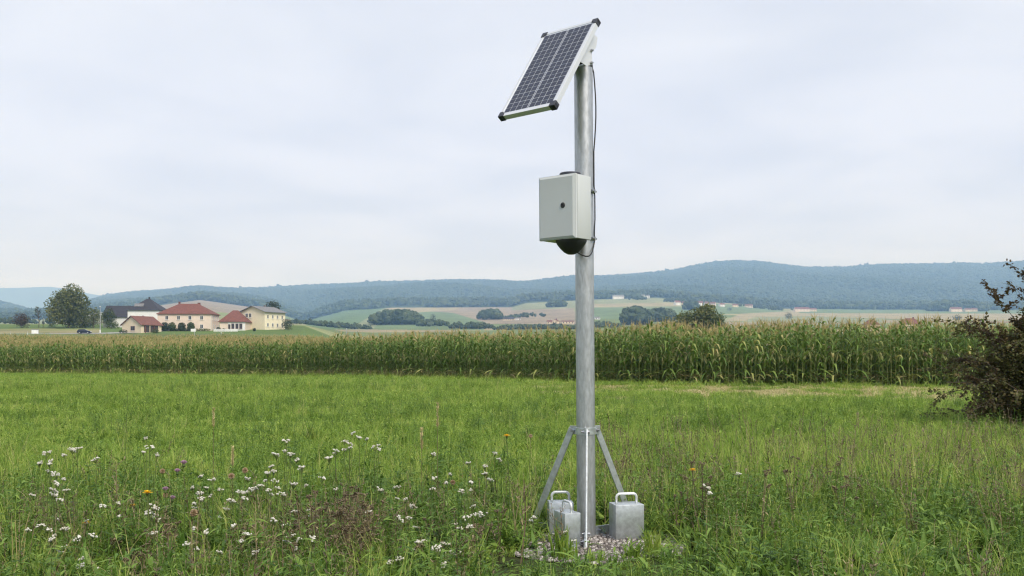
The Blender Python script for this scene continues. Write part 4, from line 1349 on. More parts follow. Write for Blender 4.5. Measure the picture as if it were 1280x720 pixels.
# pale garden fence before the annex
fo = empty("garden_fence", (at(282, 346), 346, gz(at(282, 346), 346) - .05), .03); tag(fo, "low pale garden fence before the annex", "fence")
for k in range(9):
    b = MB(); b.box(((k - 4) * 1.0, 0, .5), (.10, .10, 1.0)); b.build("post", M['white_paint'], fo)
for zz in (.35, .8):
    b = MB(); b.box((0, -.07, zz), (8.4, .03, .14)); b.build("rail", M['white_paint'], fo)
b = MB()
for k in range(64): b.box(((k - 31.5) * .13, -.10, .52), (.08, .02, .86))
tag(b.build("pickets", M['white_paint'], fo), kind='stuff')

# ------------------------------------------------------------------ road, car, roadside things
M['asphalt'] = principled("asphalt", (0.30, 0.30, 0.295), 0.9, 0, ((.4, .4, .4), .15, 6))
M['lane_white'] = principled("road edge paint", (0.75, 0.75, 0.72), 0.7)
def strip(name, line, wid, mat, lift, off=0.0, kind='structure'):
    P = [Vector(p) for p in line]
    V_, F_ = [], []
    pts2 = []
    for i in range(len(P) - 1):
        for k in range(8): pts2.append(P[i].lerp(P[i + 1], k / 8))
    pts2.append(P[-1])
    for i, p in enumerate(pts2):
        d = (pts2[min(i + 1, len(pts2) - 1)] - pts2[max(i - 1, 0)]).normalized()
        s = Vector((-d.y, d.x))
        for k in (-wid / 2, wid / 2):
            q = p + s * (off + k); V_.append((q.x, q.y, gz(q.x, q.y) + lift))
    for i in range(len(pts2) - 1): F_.append((2 * i, 2 * i + 1, 2 * i + 3, 2 * i + 2))
    b = MB(); b.add(V_, F_); return tag(b.build(name, mat), kind=kind)
road_line = [(-290, 306), (-240, 315), (-190, 324), (-165, 331), (-142, 334), (-130, 340), (-124, 352), (-122, 372), (-120, 400)]
strip("road", road_line, 5.6, M['asphalt'], .14)
strip("road_edge_line", road_line, .22, M['lane_white'], .155, -2.5)
strip("road_edge_line", road_line, .22, M['lane_white'], .155, 2.5)

def car(X, Y, rz, label):
    o = empty("parked_car", (X, Y, gz(X, Y) + .12), rz); tag(o, label, "car")
    paint = principled("dark blue car paint", (0.012, 0.016, 0.028), 0.22, 0.3)
    # side profile, front to +x
    prof = [(-2.18, .32), (-2.2, .62), (-2.12, .92), (-2.02, 1.02), (-1.72, 1.40), (-1.45, 1.47), (-.3, 1.50), (.25, 1.46), (.95, 1.03), (1.2, .98), (1.95, .84), (2.14, .66), (2.17, .34), (1.9, .24), (-1.9, .24)]
    bm = bmesh.new()
    def hw(z): return .86 if z < .95 else .86 - (z - .95) * .42
    la = [bm.verts.new((x, -hw(z), z)) for x, z in prof]; lb = [bm.verts.new((x, hw(z), z)) for x, z in prof]
    bm.faces.new(la); bm.faces.new(list(reversed(lb)))
    for i in range(len(prof)):
        j = (i + 1) % len(prof); bm.faces.new((la[i], lb[i], lb[j], la[j]))
    bmesh.ops.recalc_face_normals(bm, faces=bm.faces[:])
    bmesh.ops.bevel(bm, geom=[e for e in bm.edges if e.calc_face_angle(0) > .25], offset=.05, segments=2, affect='EDGES')
    b = MB(); bm.verts.index_update(); b.add([q.co.copy() for q in bm.verts], [tuple(w.index for w in fc.verts) for fc in bm.faces]); bm.free()
    b.build("body", paint, o, autosm=.5)
    def side(s, pts, name):
        P = [Vector((x, s * (hw(z) + .004), z)) for x, z in pts]
        b = MB(); b.prism(P, (0, s * .006, 0)); return b.build(name, M['glass'], o)
    for s in (-1, 1):
        side(s, [(-1.70, 1.02), (-1.50, 1.34), (-.95, 1.39), (-.95, 1.02)], "rear_side_window")
        side(s, [(-.88, 1.02), (-.88, 1.39), (-.12, 1.40), (-.12, 1.02)], "rear_door_window")
        side(s, [(-.04, 1.02), (-.04, 1.40), (.22, 1.38), (.80, 1.03)], "front_door_window")
        b = MB(); b.box((.72, s * .93, 1.0), (.12, .16, .11), bev=.02); b.build("mirror", paint, o)
        for xw in (-1.33, 1.32):
            Rw = Matrix.Rotation(PI / 2, 3, 'X')
            b = MB(); b.lathe([(.18, -.10), (.31, -.10), (.325, -.06), (.325, .06), (.31, .10), (.18, .10)], (xw, s * .78, .31), 20, R=Rw)
            wh = b.build("wheel", M['rubber'], o, autosm=.6)
            b = MB(); b.lathe([(.20, -.02), (.20, .02), (.05, .03), (.001, .03)], (xw, s * .87, .31), 16, R=Rw if s < 0 else Rw.inverted())
            b.build("rim", M['grey_metal'], wh)
        b = MB(); b.box((2.06, s * .62, .70), (.18, .34, .14), bev=.03); b.build("headlight", M['white_paint'], o)
        b = MB(); b.box((-2.13, s * .70, .86), (.12, .22, .26), bev=.02); b.build("tail_light", principled("red lamp", (.35, .02, .02), .3), o)
    def slope(x0, z0, x1, z1, name):
        y0, y1 = hw(z0) - .08, hw(z1) - .07
        dn = Vector((z1 - z0, 0, -(x1 - x0))).normalized() * (1 if x0 > 0 else -1)
        P = [Vector((x0, -y0, z0)), Vector((x0, y0, z0)), Vector((x1, y1, z1)), Vector((x1, -y1, z1))]
        P = [p + dn * .004 for p in P]
        b = MB(); b.prism(P, dn * .006); b.build(name, M['glass'], o)
    slope(.88, 1.075, .33, 1.41, "windscreen"); slope(-1.98, 1.06, -1.76, 1.36, "rear_window")
    return o
car(at(105, 333), 333.3, .10, "dark estate car on the road below the large round tree")

def lamp_post(px, ytop, Y, label):
    X = at(px, Y); o = empty("lamp_post", (X, Y, gz(X, Y) - .1)); tag(o, label, "lamp post")
    h = htop(px, ytop, Y)
    b = MB(); b.tube([(0, 0, 0), (0, 0, h)], [.14, .09], 8); b.build("pole", M['grey_metal'], o)
    b = MB(); b.tube([(0, 0, h - .1), (.1, -.2, h + .05), (.2, -.5, h + .1)], .06, 6); b.box((.24, -.75, h + .1), (.34, .7, .16), bev=.04); b.build("lamp_head", M['white_paint'], o)
    b = MB(); b.box((0, -.05, .55), (.36, .3, 1.1), bev=.02); b.build("meter_box", M['white_paint'], o)
lamp_post(125.3, 383, 340, "tall thin grey lamp post right of the car")
def cabinet(px, Y):
    X = at(px, Y); o = empty("utility_cabinet", (X, Y, gz(X, Y) - .02), .2); tag(o, "white roadside utility cabinet left of the car", "cabinet")
    b = MB(); b.box((0, 0, .80), (1.9, 1.2, 1.4), bev=.03); b.build("body", M['white_paint'], o)
    b = MB(); b.box((0, 0, 1.55), (2.05, 1.4, .12), bev=.03); b.build("roof", M['roof_grey'], o)
    b = MB(); b.box((-.46, -.62, .80), (.82, .04, 1.15)); b.build("door", M['white_paint'], o)
    b = MB(); b.box((.46, -.62, .80), (.82, .04, 1.15)); b.build("door", M['white_paint'], o)
    b = MB(); b.box((0, 0, .06), (2.2, 1.4, .16)); b.build("plinth", M['grey_metal'], o)
cabinet(43.8, 330)
for px, Y, lb in ((13.5, 314, "left one of the two white marker posts by the road"), (34.5, 318, "white marker post just left of the utility cabinet")):
    X = at(px, Y); o = empty("marker_post", (X, Y, gz(X, Y) - .05)); tag(o, lb, "marker post", "marker posts along the road")
    b = MB(); b.prism([(-.06, -.05, 0), (.06, -.05, 0), (.045, .05, 0), (-.045, .05, 0)], (0, 0, 1.05)); b.build("post", M['white_paint'], o)
    b = MB(); b.box((0, 0, .86), (.125, .105, .2)); b.build("band", M['black'], o)
def sign_post(px, ytop, Y, label, name="sign_post", plate=True):
    X = at(px, Y); h = htop(px, ytop, Y); o = empty(name, (X, Y, gz(X, Y) - .05)); tag(o, label, "post")
    b = MB(); b.tube([(0, 0, 0), (0, 0, h)], .045, 8); b.build("pole", M['grey_metal'], o)
    if plate:
        b = MB(); b.box((-.15, -.06, h - .35), (.75, .03, .42), bev=.008); b.build("plate", M['white_paint'], o)
    else:
        b = MB(); b.lathe([(.06, h - .02), (.06, h + .03), (.001, h + .06)], n=8); b.build("cap", M['white_paint'], o)
sign_post(243, 409.5, 150, "thin grey sign post rising over the corn before the pink farmhouse")
sign_post(433.5, 410.5, 140, "thin pale post rising over the corn right of the farm", plate=False)
sign_post(276.5, 415.0, 132, "short dark marker rising from the corn before the annex", plate=False)
# ------------------------------------------------------------------ far woods, trees and villages
R3 = random.Random(41)
far_tree = []
for k in range(7):
    b = MB()
    shape = 'cone' if k in (1, 4) else 'round'
    bm = bmesh.new()
    if shape == 'cone':
        bmesh.ops.create_cone(bm, segments=7, radius1=.20, radius2=.01, depth=1.0)
        bmesh.ops.subdivide_edges(bm, edges=bm.edges[:], cuts=1)
        for q in bm.verts:
            f_ = R3.uniform(.75, 1.25); q.co = Vector((q.co.x * f_, q.co.y * f_, q.co.z + .5))
    else:
        for q in range(5 + k % 3):
            mt = Matrix.Translation((R3.uniform(-.25, .25), R3.uniform(-.25, .25), R3.uniform(.30, .78))) @ Matrix.Diagonal((*[R3.uniform(.16, .30)] * 2, R3.uniform(.16, .28), 1))
            bmesh.ops.create_icosphere(bm, subdivisions=2, radius=1, matrix=mt)
        for q in bm.verts: q.co += Vector((R3.gauss(0, .035), R3.gauss(0, .035), R3.gauss(0, .035)))
    bm.verts.index_update()
    b.add([q.co.copy() for q in bm.verts], [tuple(w.index for w in fc.verts) for fc in bm.faces], [R3.uniform(.2, .8) for _ in bm.verts]); bm.free()
    far_tree.append(b.mesh("far tree", M['forest']))

def wood(name, X, Y, h0, h1, label, wide=1.0, kinds=None):
    n_ = len(X)
    h = h0 + (h1 - h0) * rng.random(n_) ** 1.5 if np.isscalar(h0) else h0 + (h1 - h0) * rng.random(n_)
    wd = h * rng.uniform(.8, 1.15, n_) * wide
    idx = rng.integers(0, 7, n_) if kinds is None else rng.choice(kinds, n_)
    ob = scatter(name, far_tree, np.column_stack([X, Y, ground_z(X, Y) - .5]), np.column_stack([np.zeros(n_), np.zeros(n_), rng.uniform(0, 6.28, n_)]), np.column_stack([wd, wd, h]), idx)
    ob["label"] = label
    return ob

# the long wooded ridge
n_ = 95000
Y = np.sqrt(rng.uniform(2600 ** 2, 6500 ** 2, n_)); tt = rng.uniform(-.66, .66, n_); X = tt * Y
k = (Y > 2640 + 60 * lownoise(X, Y, 260, 51))
X, Y = X[k], Y[k]
wood("forest", X, Y, 14, 25, "blue hazed forest covering the long ridge behind the fields", 1.3)
# trees on the very crest
tt = np.linspace(-.62, .62, 1300) + rng.uniform(-.0006, .0006, 1300)
Y = rng.uniform(6150, 6260, 1300); X = tt * Y
k = rng.random(1300) < .55; X, Y = X[k], Y[k]
hh = 9 + 13 * np.clip(lownoise(X, Y, 320, 57), 0, 1.4) * rng.uniform(.3, 1, len(X)) + 9 * rng.random(len(X)) ** 3
wood("ridge_forest", X, Y, hh, hh + 8, "trees standing on the crest of the long ridge", .95)

def wood_box(px0, px1, Y0, Y1, n_, h0, h1, label, wide=1.1, kinds=None):
    Y = rng.uniform(Y0, Y1, n_); px = rng.uniform(px0, px1, n_)
    X = (px - 640) / F * Y
    e = 1 - np.abs((px - (px0 + px1) / 2) / ((px1 - px0) / 2)) ** 4
    return wood("woods", X, Y, h0 * (.55 + .45 * e), h1 * (.55 + .45 * e), label, wide, kinds)
R_ = [0, 2, 3, 5, 6]
wood_box(464, 526, 1180, 1300, 150, 15, 20, "dark wood below the green and tan fields left of the pole", kinds=R_)
wood_box(520, 560, 1100, 1150, 30, 7, 10, "low trees beside the dark wood, behind the corn", kinds=R_)
wood_box(599, 627, 1500, 1580, 50, 14, 18, "small wood at the left of the dark roofed farm", kinds=R_)
wood_box(360, 464, 980, 1030, 90, 4, 7.5, "hedge of trees behind the corn between the farm and the dark wood", kinds=R_)
wood_box(560, 616, 1000, 1030, 40, 5, 9, "low trees behind the corn before the green field", kinds=R_)
wood_box(616, 722, 960, 1000, 120, 4, 6.5, "long hedge behind the corn left of the pole", kinds=R_)
wood_box(781, 811, 1080, 1130, 45, 19, 23, "round dark wood right of the pole", kinds=R_)
wood_box(811, 842, 1180, 1240, 45, 15, 19, "wood behind the white house right of the pole", kinds=R_)
wood_box(720, 775, 1000, 1040, 40, 5, 8, "low hedge behind the corn just right of the pole", kinds=R_)
wood_box(684, 707, 2080, 2140, 45, 14, 18, "small dark copse on the pale field left of the pole", kinds=R_)
wood_box(1158, 1235, 2380, 2480, 160, 22, 32, "dark wooded knoll at the foot of the ridge on the right", kinds=R_)
wood_box(786, 808, 2450, 2500, 20, 9, 13, "trees between the white hill farms", kinds=R_)
wood_box(830, 900, 2300, 2380, 45, 9, 15, "trees around the village on the slope", kinds=R_)
wood_box(856, 872, 1850, 1900, 18, 17, 22, "dark trees behind the olive trees", kinds=R_)
wood_box(920, 990, 2350, 2420, 40, 8, 14, "trees along the right end of the village", kinds=R_)
wood_box(628, 682, 1500, 1560, 24, 7, 10, "trees around the dark roofed farm", kinds=R_)
wood_box(-60, 70, 900, 960, 40, 4, 8, "low trees behind the road at the far left", kinds=R_)
wood_box(-20, 75, 1900, 2000, 60, 12, 20, "hazy trees on the plain at the far left", kinds=R_)

ptree("conifer_tree", 541, 391, 13, 1120, 'leaf_dark', "tall dark tree between the dark wood and the green field", n=500, shape='cone', seed=21, base=.8, nb=8)
ptree("lone_tree", 985.5, 391, 12, 1500, 'leaf_dark', "lone round tree on the tan field on the right", n=500, seed=22, base=1.0)
ptree("lone_tree", 912, 384, 8, 1900, 'leaf_dark', "lone tree on the green field below the village", n=300, seed=23, base=1.0)
ptree("lone_tree", 1196, 394.5, 15, 1300, 'leaf_dark', "low wide tree beyond the corn near the reddish bush", n=400, seed=24, base=.8)
ptree("lone_tree", 606, 390, 8, 1450, 'leaf_dark', "dark tree at the small wood left of the farm", n=300, seed=28, base=.8)
ptree("lone_tree", 633.5, 404, 8, 980, 'leaf_dark', "small round tree rising from the long hedge left of the pole", n=300, seed=29, base=.8)
ptree("olive_tree", 881, 378, 46, 240, 'leaf_olive', "tallest olive green tree of the group behind the corn right of the pole", n=5200, nb=16, seed=25, base=.6)
ptree("olive_tree", 856, 386, 36, 246, 'leaf_olive', "middle sized olive tree left of the tallest one behind the corn", n=3000, nb=12, seed=26, base=.6)
ptree("olive_tree", 898, 388.5, 28, 236, 'leaf_green', "low olive tree right of the tallest one behind the corn", n=2200, nb=12, seed=27, base=.5)
ptree("olive_bush", 834, 394, 28, 232, 'leaf_olive', "low olive bush at the left end of the tree group behind the corn", cat="bush", n=1500, seed=30, base=.4)
ptree("brown_bush", 787, 403, 18, 150, 'leaf_olive', "small olive bush peeking over the corn right of the pole", cat="bush", n=500, seed=31, base=.3)
ptree("brown_bush", 955, 400.5, 10, 150, 'leaf_red', "small reddish bush peeking over the corn on the right", cat="bush", n=300, seed=32, base=.3)
ptree("brown_bush", 999, 399.5, 13, 150, 'leaf_red', "reddish brown bush peeking over the corn below the lone round tree", cat="bush", n=400, seed=33, base=.3)

def solveY(px, row, lo=700, hi=2600):
    Ys = np.linspace(lo, hi, 600)
    X = (px - 640) / F * Ys
    rowp = YH - F * (ground_z(X, Ys) - HC) / Ys
    k = np.where(rowp <= row)[0]
    return float(Ys[k[0]]) if len(k) else hi
def far_house(px0, px1, top, eave, base, wall, roof, label, Y=None, rz=0.1, kind='gable', group=None, axis='x'):
    pc = (px0 + px1) / 2
    Y = solveY(pc, base) if Y is None else Y
    X = at(pc, Y); w = (px1 - px0) / F * Y
    g = gz(X, Y)
    e = max(2.2, z_at(eave, Y) - g); rd = max(e + 1.2, z_at(top, Y) - g)
    d = min(max(w * .6, 6), 12)
    H_, rf = house("distant_house", X, Y + d / 2, rz, w, d, e, rd, kind, wall, roof, label, over=.3, ridge_axis=axis, group=group)
    nw = max(2, int(w / 3.2))
    for k in range(nw):
        for zz in ([e * .5] if e < 4.5 else [e * .28, e * .75]):
            window(H_, (0, -d / 2, 0), (1, 0, 0), (0, -1, 0), (k - (nw - 1) / 2) * w / nw, zz, 1.1, 1.3, 'frame_b')
    b = MB(); b.box((w * .2, .4, rd), (.7, .7, 1.5)); b.build("chimney", M['roof_brown'], rf)
far_house(766, 780, 368.6, 370.6, 373, 'whitewall', 'roof_grey', "long white farm high on the slope right of the pole")
far_house(802, 806, 368.2, 369.6, 371.5, 'whitewall', 'roof_grey', "left one of two small white houses high on the slope", rz=.3)
far_house(807.5, 812, 368.6, 370, 371.8, 'whitewall', 'roof_grey', "right one of two small white houses high on the slope", rz=-.3)
vill = [(843, 851, 375.8, 378, 381.4), (853, 858, 376.8, 378.6, 381.6), (861, 869, 376, 378.2, 381.6), (872, 879, 376.4, 378.6, 382), (881, 886, 377, 379, 382), (888, 895, 377.4, 379.4, 382.4), (899, 906, 379, 380.6, 383.2), (916, 923, 380, 381.4, 383.8), (932, 941, 380.4, 382, 384.6), (946, 952, 381.4, 382.8, 385)]
vlab = ["first", "second", "third", "fourth", "fifth", "sixth", "seventh", "eighth", "ninth", "tenth"]
for i, q in enumerate(vill):
    far_house(*q, ['whitewall', 'cream', 'pink'][i % 3], ['roof_red', 'roof_brown', 'roof_brown'][i % 3], "%s house from the left in the village on the slope" % vlab[i], rz=R3.uniform(-.5, .5), group="village houses on the slope")
far_house(811.5, 821, 397.2, 400.6, 406.5, 'whitewall', 'roof_grey', "white house below the round dark wood right of the pole", Y=1380, rz=-.4)
far_house(812, 818, 404.2, 406, 409, 'whitewall', 'roof_red', "low white house with red roof below the larger white house", Y=1280, rz=.5)
far_house(743.5, 750, 402.8, 404.6, 412, 'whitewall', 'roof_grey', "small white house just right of the pole behind the corn", Y=1300)
far_house(644, 650.5, 397.4, 399.6, 404, 'whitewall', 'roof_grey', "white house right of the dark roofed barn left of the pole", rz=.2, Y=1420)
far_house(629, 643, 396.6, 399.4, 403, 'cream', 'roof_dark', "long dark roofed barn far left of the pole", Y=1440, rz=-.1)
far_house(684, 690, 400.2, 402.2, 406, 'cream', 'roof_brown', "left cream house above the long hedge left of the pole", Y=1150)
far_house(691, 698, 398.8, 401.4, 406, 'cream', 'roof_red', "right cream house above the long hedge left of the pole", Y=1160, rz=-.4, axis='y')
far_house(702, 717, 401.2, 403.6, 407, 'cream', 'roof_brown', "long low house with brown roof beside the pole", Y=1150)
far_house(994, 1012, 384, 386.2, 389.6, 'pink', 'roof_red', "long pink farm at the foot of the ridge on the right", rz=.05)
far_house(1012.5, 1021, 385, 386.8, 389.2, 'cream', 'roof_brown', "lower wing of the long pink farm on the right", rz=.05)
far_house(1189, 1203, 384, 386.4, 390, 'pink', 'roof_brown', "pale barn before the wooded knoll on the right", rz=.05)
far_house(1206, 1214, 385.4, 387, 389.6, 'cream', 'roof_red', "red roofed house right of the pale barn", rz=.2)
far_house(1215, 1222, 385, 386.6, 389.4, 'cream', 'roof_brown', "brown roofed house half behind the reddish bush", rz=-.2)
far_house(960, 966, 383, 384.4, 386.6, 'whitewall', 'roof_grey', "small white house right of the village")
far_house(1127, 1153, 397.6, 405, 412, 'cream', 'roof_red', "house with orange red roof just over the corn on the right", Y=620, kind='hip')
far_house(1082, 1100, 399.4, 405.5, 412, 'cream', 'roof_red', "smaller red roof left of the orange red one over the corn", Y=640, kind='hip')
far_house(386.5, 392.5, 406, 407.6, 411.5, 'whitewall', 'roof_grey', "small white house beyond the corn right of the farm", Y=1150)

# ------------------------------------------------------------------ reddish bush on the right
def red_bush():
    X, Y = 8.62, 15.4
    o = empty("autumn_bush", (X, Y, gz(X, Y) - .03)); tag(o, "large dark reddish brown bush with loose arching twigs at the right edge", "bush")
    r = random.Random(91)
    st, lf = MB(), MB()
    def leaf(p, d, tn):
        d = Vector(d).normalized()
        n_ = Vector((r.gauss(0, .7), r.gauss(0, .7), 1)).normalized()
        s = d.cross(n_).normalized()
        L_ = r.uniform(.030, .066); w = L_ * .38
        V_ = [p, p + d * L_ * .45 + s * w + n_ * .003, p + d * L_, p + d * L_ * .45 - s * w + n_ * .003]
        lf.add(V_, [(0, 1, 2), (0, 2, 3)], tn)
    def arc(p, d, ln, droop, r0, nseg=7):
        pts = [Vector(p)]; d = Vector(d).normalized()
        for k in range(nseg):
            d = (d + Vector((r.gauss(0, .07), r.gauss(0, .07), -droop * (k + 1) / nseg * .5))).normalized()
            pts.append(pts[-1] + d * ln / nseg)
        return pts
    for i in range(100):
        a = r.uniform(0, 2 * PI); e = math.radians(r.choice([r.uniform(60, 86), r.uniform(42, 74), r.uniform(22, 55), r.uniform(15, 45)]))
        ln = r.uniform(1.5, 2.45) * (.62 + .38 * math.sin(e))
        base = Vector((math.cos(a) * r.uniform(0, .35), math.sin(a) * r.uniform(0, .35), 0))
        pts = arc(base, (math.cos(a) * math.cos(e), math.sin(a) * math.cos(e), math.sin(e)), ln, r.uniform(.25, .7), .014)
        rad = [.015 * (1 - .85 * k / 7) for k in range(8)]
        st.tube(pts, rad, 5, 0, r.uniform(.1, .5))
        hue = r.uniform(-.15, .2)
        for j in range(15):
            t_ = r.uniform(.18, 1) * 7; k = min(6, int(t_)); p = pts[k].lerp(pts[k + 1], t_ - k)
            ax = (pts[k + 1] - pts[k]).normalized()
            d = (ax * .6 + Vector((r.gauss(0, .6), r.gauss(0, .6), r.gauss(0, .45)))).normalized()
            tl = r.uniform(.16, .48)
            tp = arc(p, d, tl, r.uniform(.1, .5), .004, 4)
            st.tube(tp, [.005, .004, .003, .0025, .0015], 3, 0, r.uniform(.1, .6), caps=False)
            for q in range(int(tl * 85)):
                s_ = r.uniform(.08, 1) * 4; m_ = min(3, int(s_)); pp = tp[m_].lerp(tp[m_ + 1], s_ - m_)
                pp = pp + Vector((r.gauss(0, .022), r.gauss(0, .022), r.gauss(0, .022)))
                tn = r.gauss(.60 + hue, .2)
                if pp.z > 1.8: tn -= .3
                leaf(pp, (tp[m_ + 1] - tp[m_]) + Vector((r.gauss(0, .08), r.gauss(0, .08), r.gauss(0, .06))), min(1, max(0, tn)))
    for (c, rad, nn_) in (((.1, 0, 1.0), (1.15, 1.1, .95), 7500), ((-.62, -.1, .75), (.62, .7, .62), 4200), ((.05, 0, 1.6), (.75, .8, .62), 4200), ((.8, 0, 1.5), (.9, .9, 1.0), 4200), ((.25, 0, 1.95), (.6, .6, .55), 3200), ((.0, .1, 2.05), (.42, .5, .42), 1500), ((-.1, 0, .42), (1.25, 1.0, .42), 4200), ((-.45, 0, 1.25), (.5, .6, .5), 3000), ((-.80, 0, 1.05), (.45, .6, .42), 2600), ((-.2, 0, 1.72), (.55, .6, .45), 2400)):
        for _ in range(nn_):
            d = Vector((r.gauss(0, 1), r.gauss(0, 1), r.gauss(0, 1))).normalized() * r.random() ** .45
            leaf(Vector((c[0] + d.x * rad[0], c[1] + d.y * rad[1], max(.06, c[2] + d.z * rad[2]))), (r.gauss(d.x, .6), r.gauss(d.y, .6), r.gauss(.1, .5)), min(1, max(0, r.gauss(.70, .18))))
    # long loose sprays reaching out to the left and top
    for (a, e, ln) in ((PI * .98, 64, 2.5), (PI * 1.05, 58, 2.35), (PI * .93, 72, 2.6), (PI * 1.06, 44, 1.7), (PI * 1.0, 78, 2.75), (PI * .96, 52, 2.1)):
        e = math.radians(e)
        pts = arc((0, 0, 0), (math.cos(a) * math.cos(e), math.sin(a) * math.cos(e), math.sin(e)), ln, .42, .012)
        st.tube(pts, [.014 * (1 - .85 * k / 7) for k in range(8)], 5, 0, .3)
        for j in range(16):
            t_ = r.uniform(.45, 1) * 7; k = min(6, int(t_)); p = pts[k].lerp(pts[k + 1], t_ - k)
            ax = (pts[k + 1] - pts[k]).normalized()
            tp = arc(p, ax * .8 + Vector((r.gauss(0, .4), r.gauss(0, .4), r.gauss(0, .35))), r.uniform(.15, .4), .3, .004, 4)
            st.tube(tp, [.005, .004, .003, .0025, .0015], 3, 0, .3, caps=False)
            for q in range(40):
                s_ = r.uniform(.05, 1) * 4; m_ = min(3, int(s_)); pp = tp[m_].lerp(tp[m_ + 1], s_ - m_) + Vector((r.gauss(0, .018), r.gauss(0, .018), r.gauss(0, .018)))
                leaf(pp, (tp[m_ + 1] - tp[m_]) + Vector((r.gauss(0, .08), r.gauss(0, .08), r.gauss(0, .06))), min(1, max(0, r.gauss(.22, .16))))
    st.build("stems", M['bark'], o)
    lf.build("foliage", M['leaf_bush'], o)
red_bush()

# ------------------------------------------------------------------ flowers in the meadow
RF = random.Random(17)
def umbel(b, br, c, R_, r, n=26, mat_t=(.25, 1)):
    """a flat head of small florets on thin branchlets"""
    c = Vector(c); foot = c - Vector((0, 0, R_ * 1.5))
    tx_, ty_ = r.gauss(0, .22), r.gauss(0, .22)
    sub = [(r.uniform(0, 6.28), R_ * r.uniform(.35, 1.0), R_ * r.uniform(.22, .42), r.uniform(-.006, .006)) for _ in range(7)]
    for _ in range(n):
        sa_, sq_, sr_, sz_ = r.choice(sub)
        a = r.uniform(0, 2 * PI); q = math.sqrt(r.random()) * sr_
        x__, y__ = math.cos(sa_) * sq_ + math.cos(a) * q, math.sin(sa_) * sq_ + math.sin(a) * q
        p = c + Vector((x__, y__, sz_ + x__ * tx_ + y__ * ty_ - .22 * sq_ * sq_ / R_ + r.uniform(-.002, .002)))
        s = r.uniform(.0038, .0062)
        nrm = Vector((r.gauss(0, .25), r.gauss(0, .25), 1)).normalized(); u_ = nrm.orthogonal().normalized(); v_ = nrm.cross(u_)
        k = 6
        V_ = [p + nrm * .003] + [p + (u_ * math.cos(2 * PI * i / k) + v_ * math.sin(2 * PI * i / k)) * s * (1 if i % 2 else .72) for i in range(k)] + [p - nrm * .006]
        b.add(V_, [(0, 1 + i, 1 + (i + 1) % k) for i in range(k)] + [(7, 1 + (i + 1) % k, 1 + i) for i in range(k)], r.uniform(*mat_t))
        if br is not None and r.random() < .4: br.tube([foot, p - nrm * .004], .0009, 3, 0, r.random(), caps=False)
def stem_to(b, h, lean, r, leaves=8, rad=.0022, tint=(.2, .8)):
    top = Vector((lean[0], lean[1], h))
    pts = [Vector((0, 0, 0)), Vector((lean[0] * .25 + r.gauss(0, .008), lean[1] * .25, h * .5)), top]
    b.tube(pts, [rad * 1.2, rad, rad * .7], 5, 0, r.uniform(*tint))
    for _ in range(leaves):
        t_ = r.uniform(.08, .8); p = pts[0].lerp(pts[1], t_ * 2) if t_ < .5 else pts[1].lerp(pts[2], t_ * 2 - 1)
        a = r.uniform(0, 2 * PI)
        leafblade(b, p, (math.cos(a), math.sin(a), r.uniform(.2, 1)), (0, 0, 1), r.uniform(.03, .07), r.uniform(.006, .012), r.uniform(.2, 1), .5, 0, 3)
    return top
yv, dv = [], []
for k in range(5):
    sb, hb = MB(), MB()
    heads = [(0, 0, 1.0)] + [(RF.uniform(-.06, .06), RF.uniform(-.05, .05), -RF.uniform(.02, .07)) for _ in range(k % 3)]
    yv.append(heads)
def placed(px, y, ymin=4.4):
    """ground point and stem height for a flower head seen at this picture place"""
    for _ in range(60):
        Y = RF.uniform(5.1, 6.9) if y < 600 else (RF.uniform(4.9, 6.2) if y < 660 else RF.uniform(ymin, 5.0))
        h = HC - (y - YH) / F * Y
        if .17 < h < .68: break
    X = at(px, Y)
    return X, Y, h
def near_gravel(X, Y): return float(gravel_r(np.array([X]), np.array([Y]))[0]) < 1.0
YARROW = [(RF.uniform(30, 640), RF.uniform(575, 690)) for _ in range(34)] + [(58,566),(62,576),(71,591),(70,604),(67,616),(82,612),(120,572),(183,547),(187,558),(97,559),(70,647),(51,656),(80,661),(65,673),(97,672),(103,697),(98,706),(128,632),(146,628),(191,632),(187,640),(208,634),(249,616),(259,609),(245,634),(242,660),(265,599),(250,595),(284,636),(290,626),(292,656),(308,667),(310,598),(310,613),(338,583),(358,550),(356,563),(363,566),(346,567),(377,584),(367,604),(347,609),(343,600),(388,637),(341,649),(358,655),(366,668),(390,672),
 (440,541),(449,546),(437,554),(430,551),(420,562),(412,571),(402,596),(469,557),(540,567),(618,565),(623,574),(607,582),(589,602),(577,613),(543,597),(496,608),(497,623),(508,623),(511,647),(500,647),(590,633),(582,646),(603,641),(597,644),(567,654),(557,678),(527,676),(572,690),(499,697),(550,687),(667,646),(708,664),(703,678),(300,614),(325,607),(335,590),(243,719),(884,608),(924,592)]
special = {(440,541): "tallest white yarrow left of the pole, rising over the others", (183,547): "white yarrow standing highest above the yellow dandelions", (358,550): "tall white yarrow standing highest between the dandelions and the brown yarrow",
           (618,565): "white yarrow standing highest near the left brace", (667,646): "white yarrow leaning beside the foot of the left brace", (708,664): "small white yarrow before the front ballast weight",
           (120,572): "single white yarrow head standing apart at the left above the dandelions", (469,557): "single white yarrow just right of the tallest one", (603,641): "dense white yarrow clump low before the gravel"}
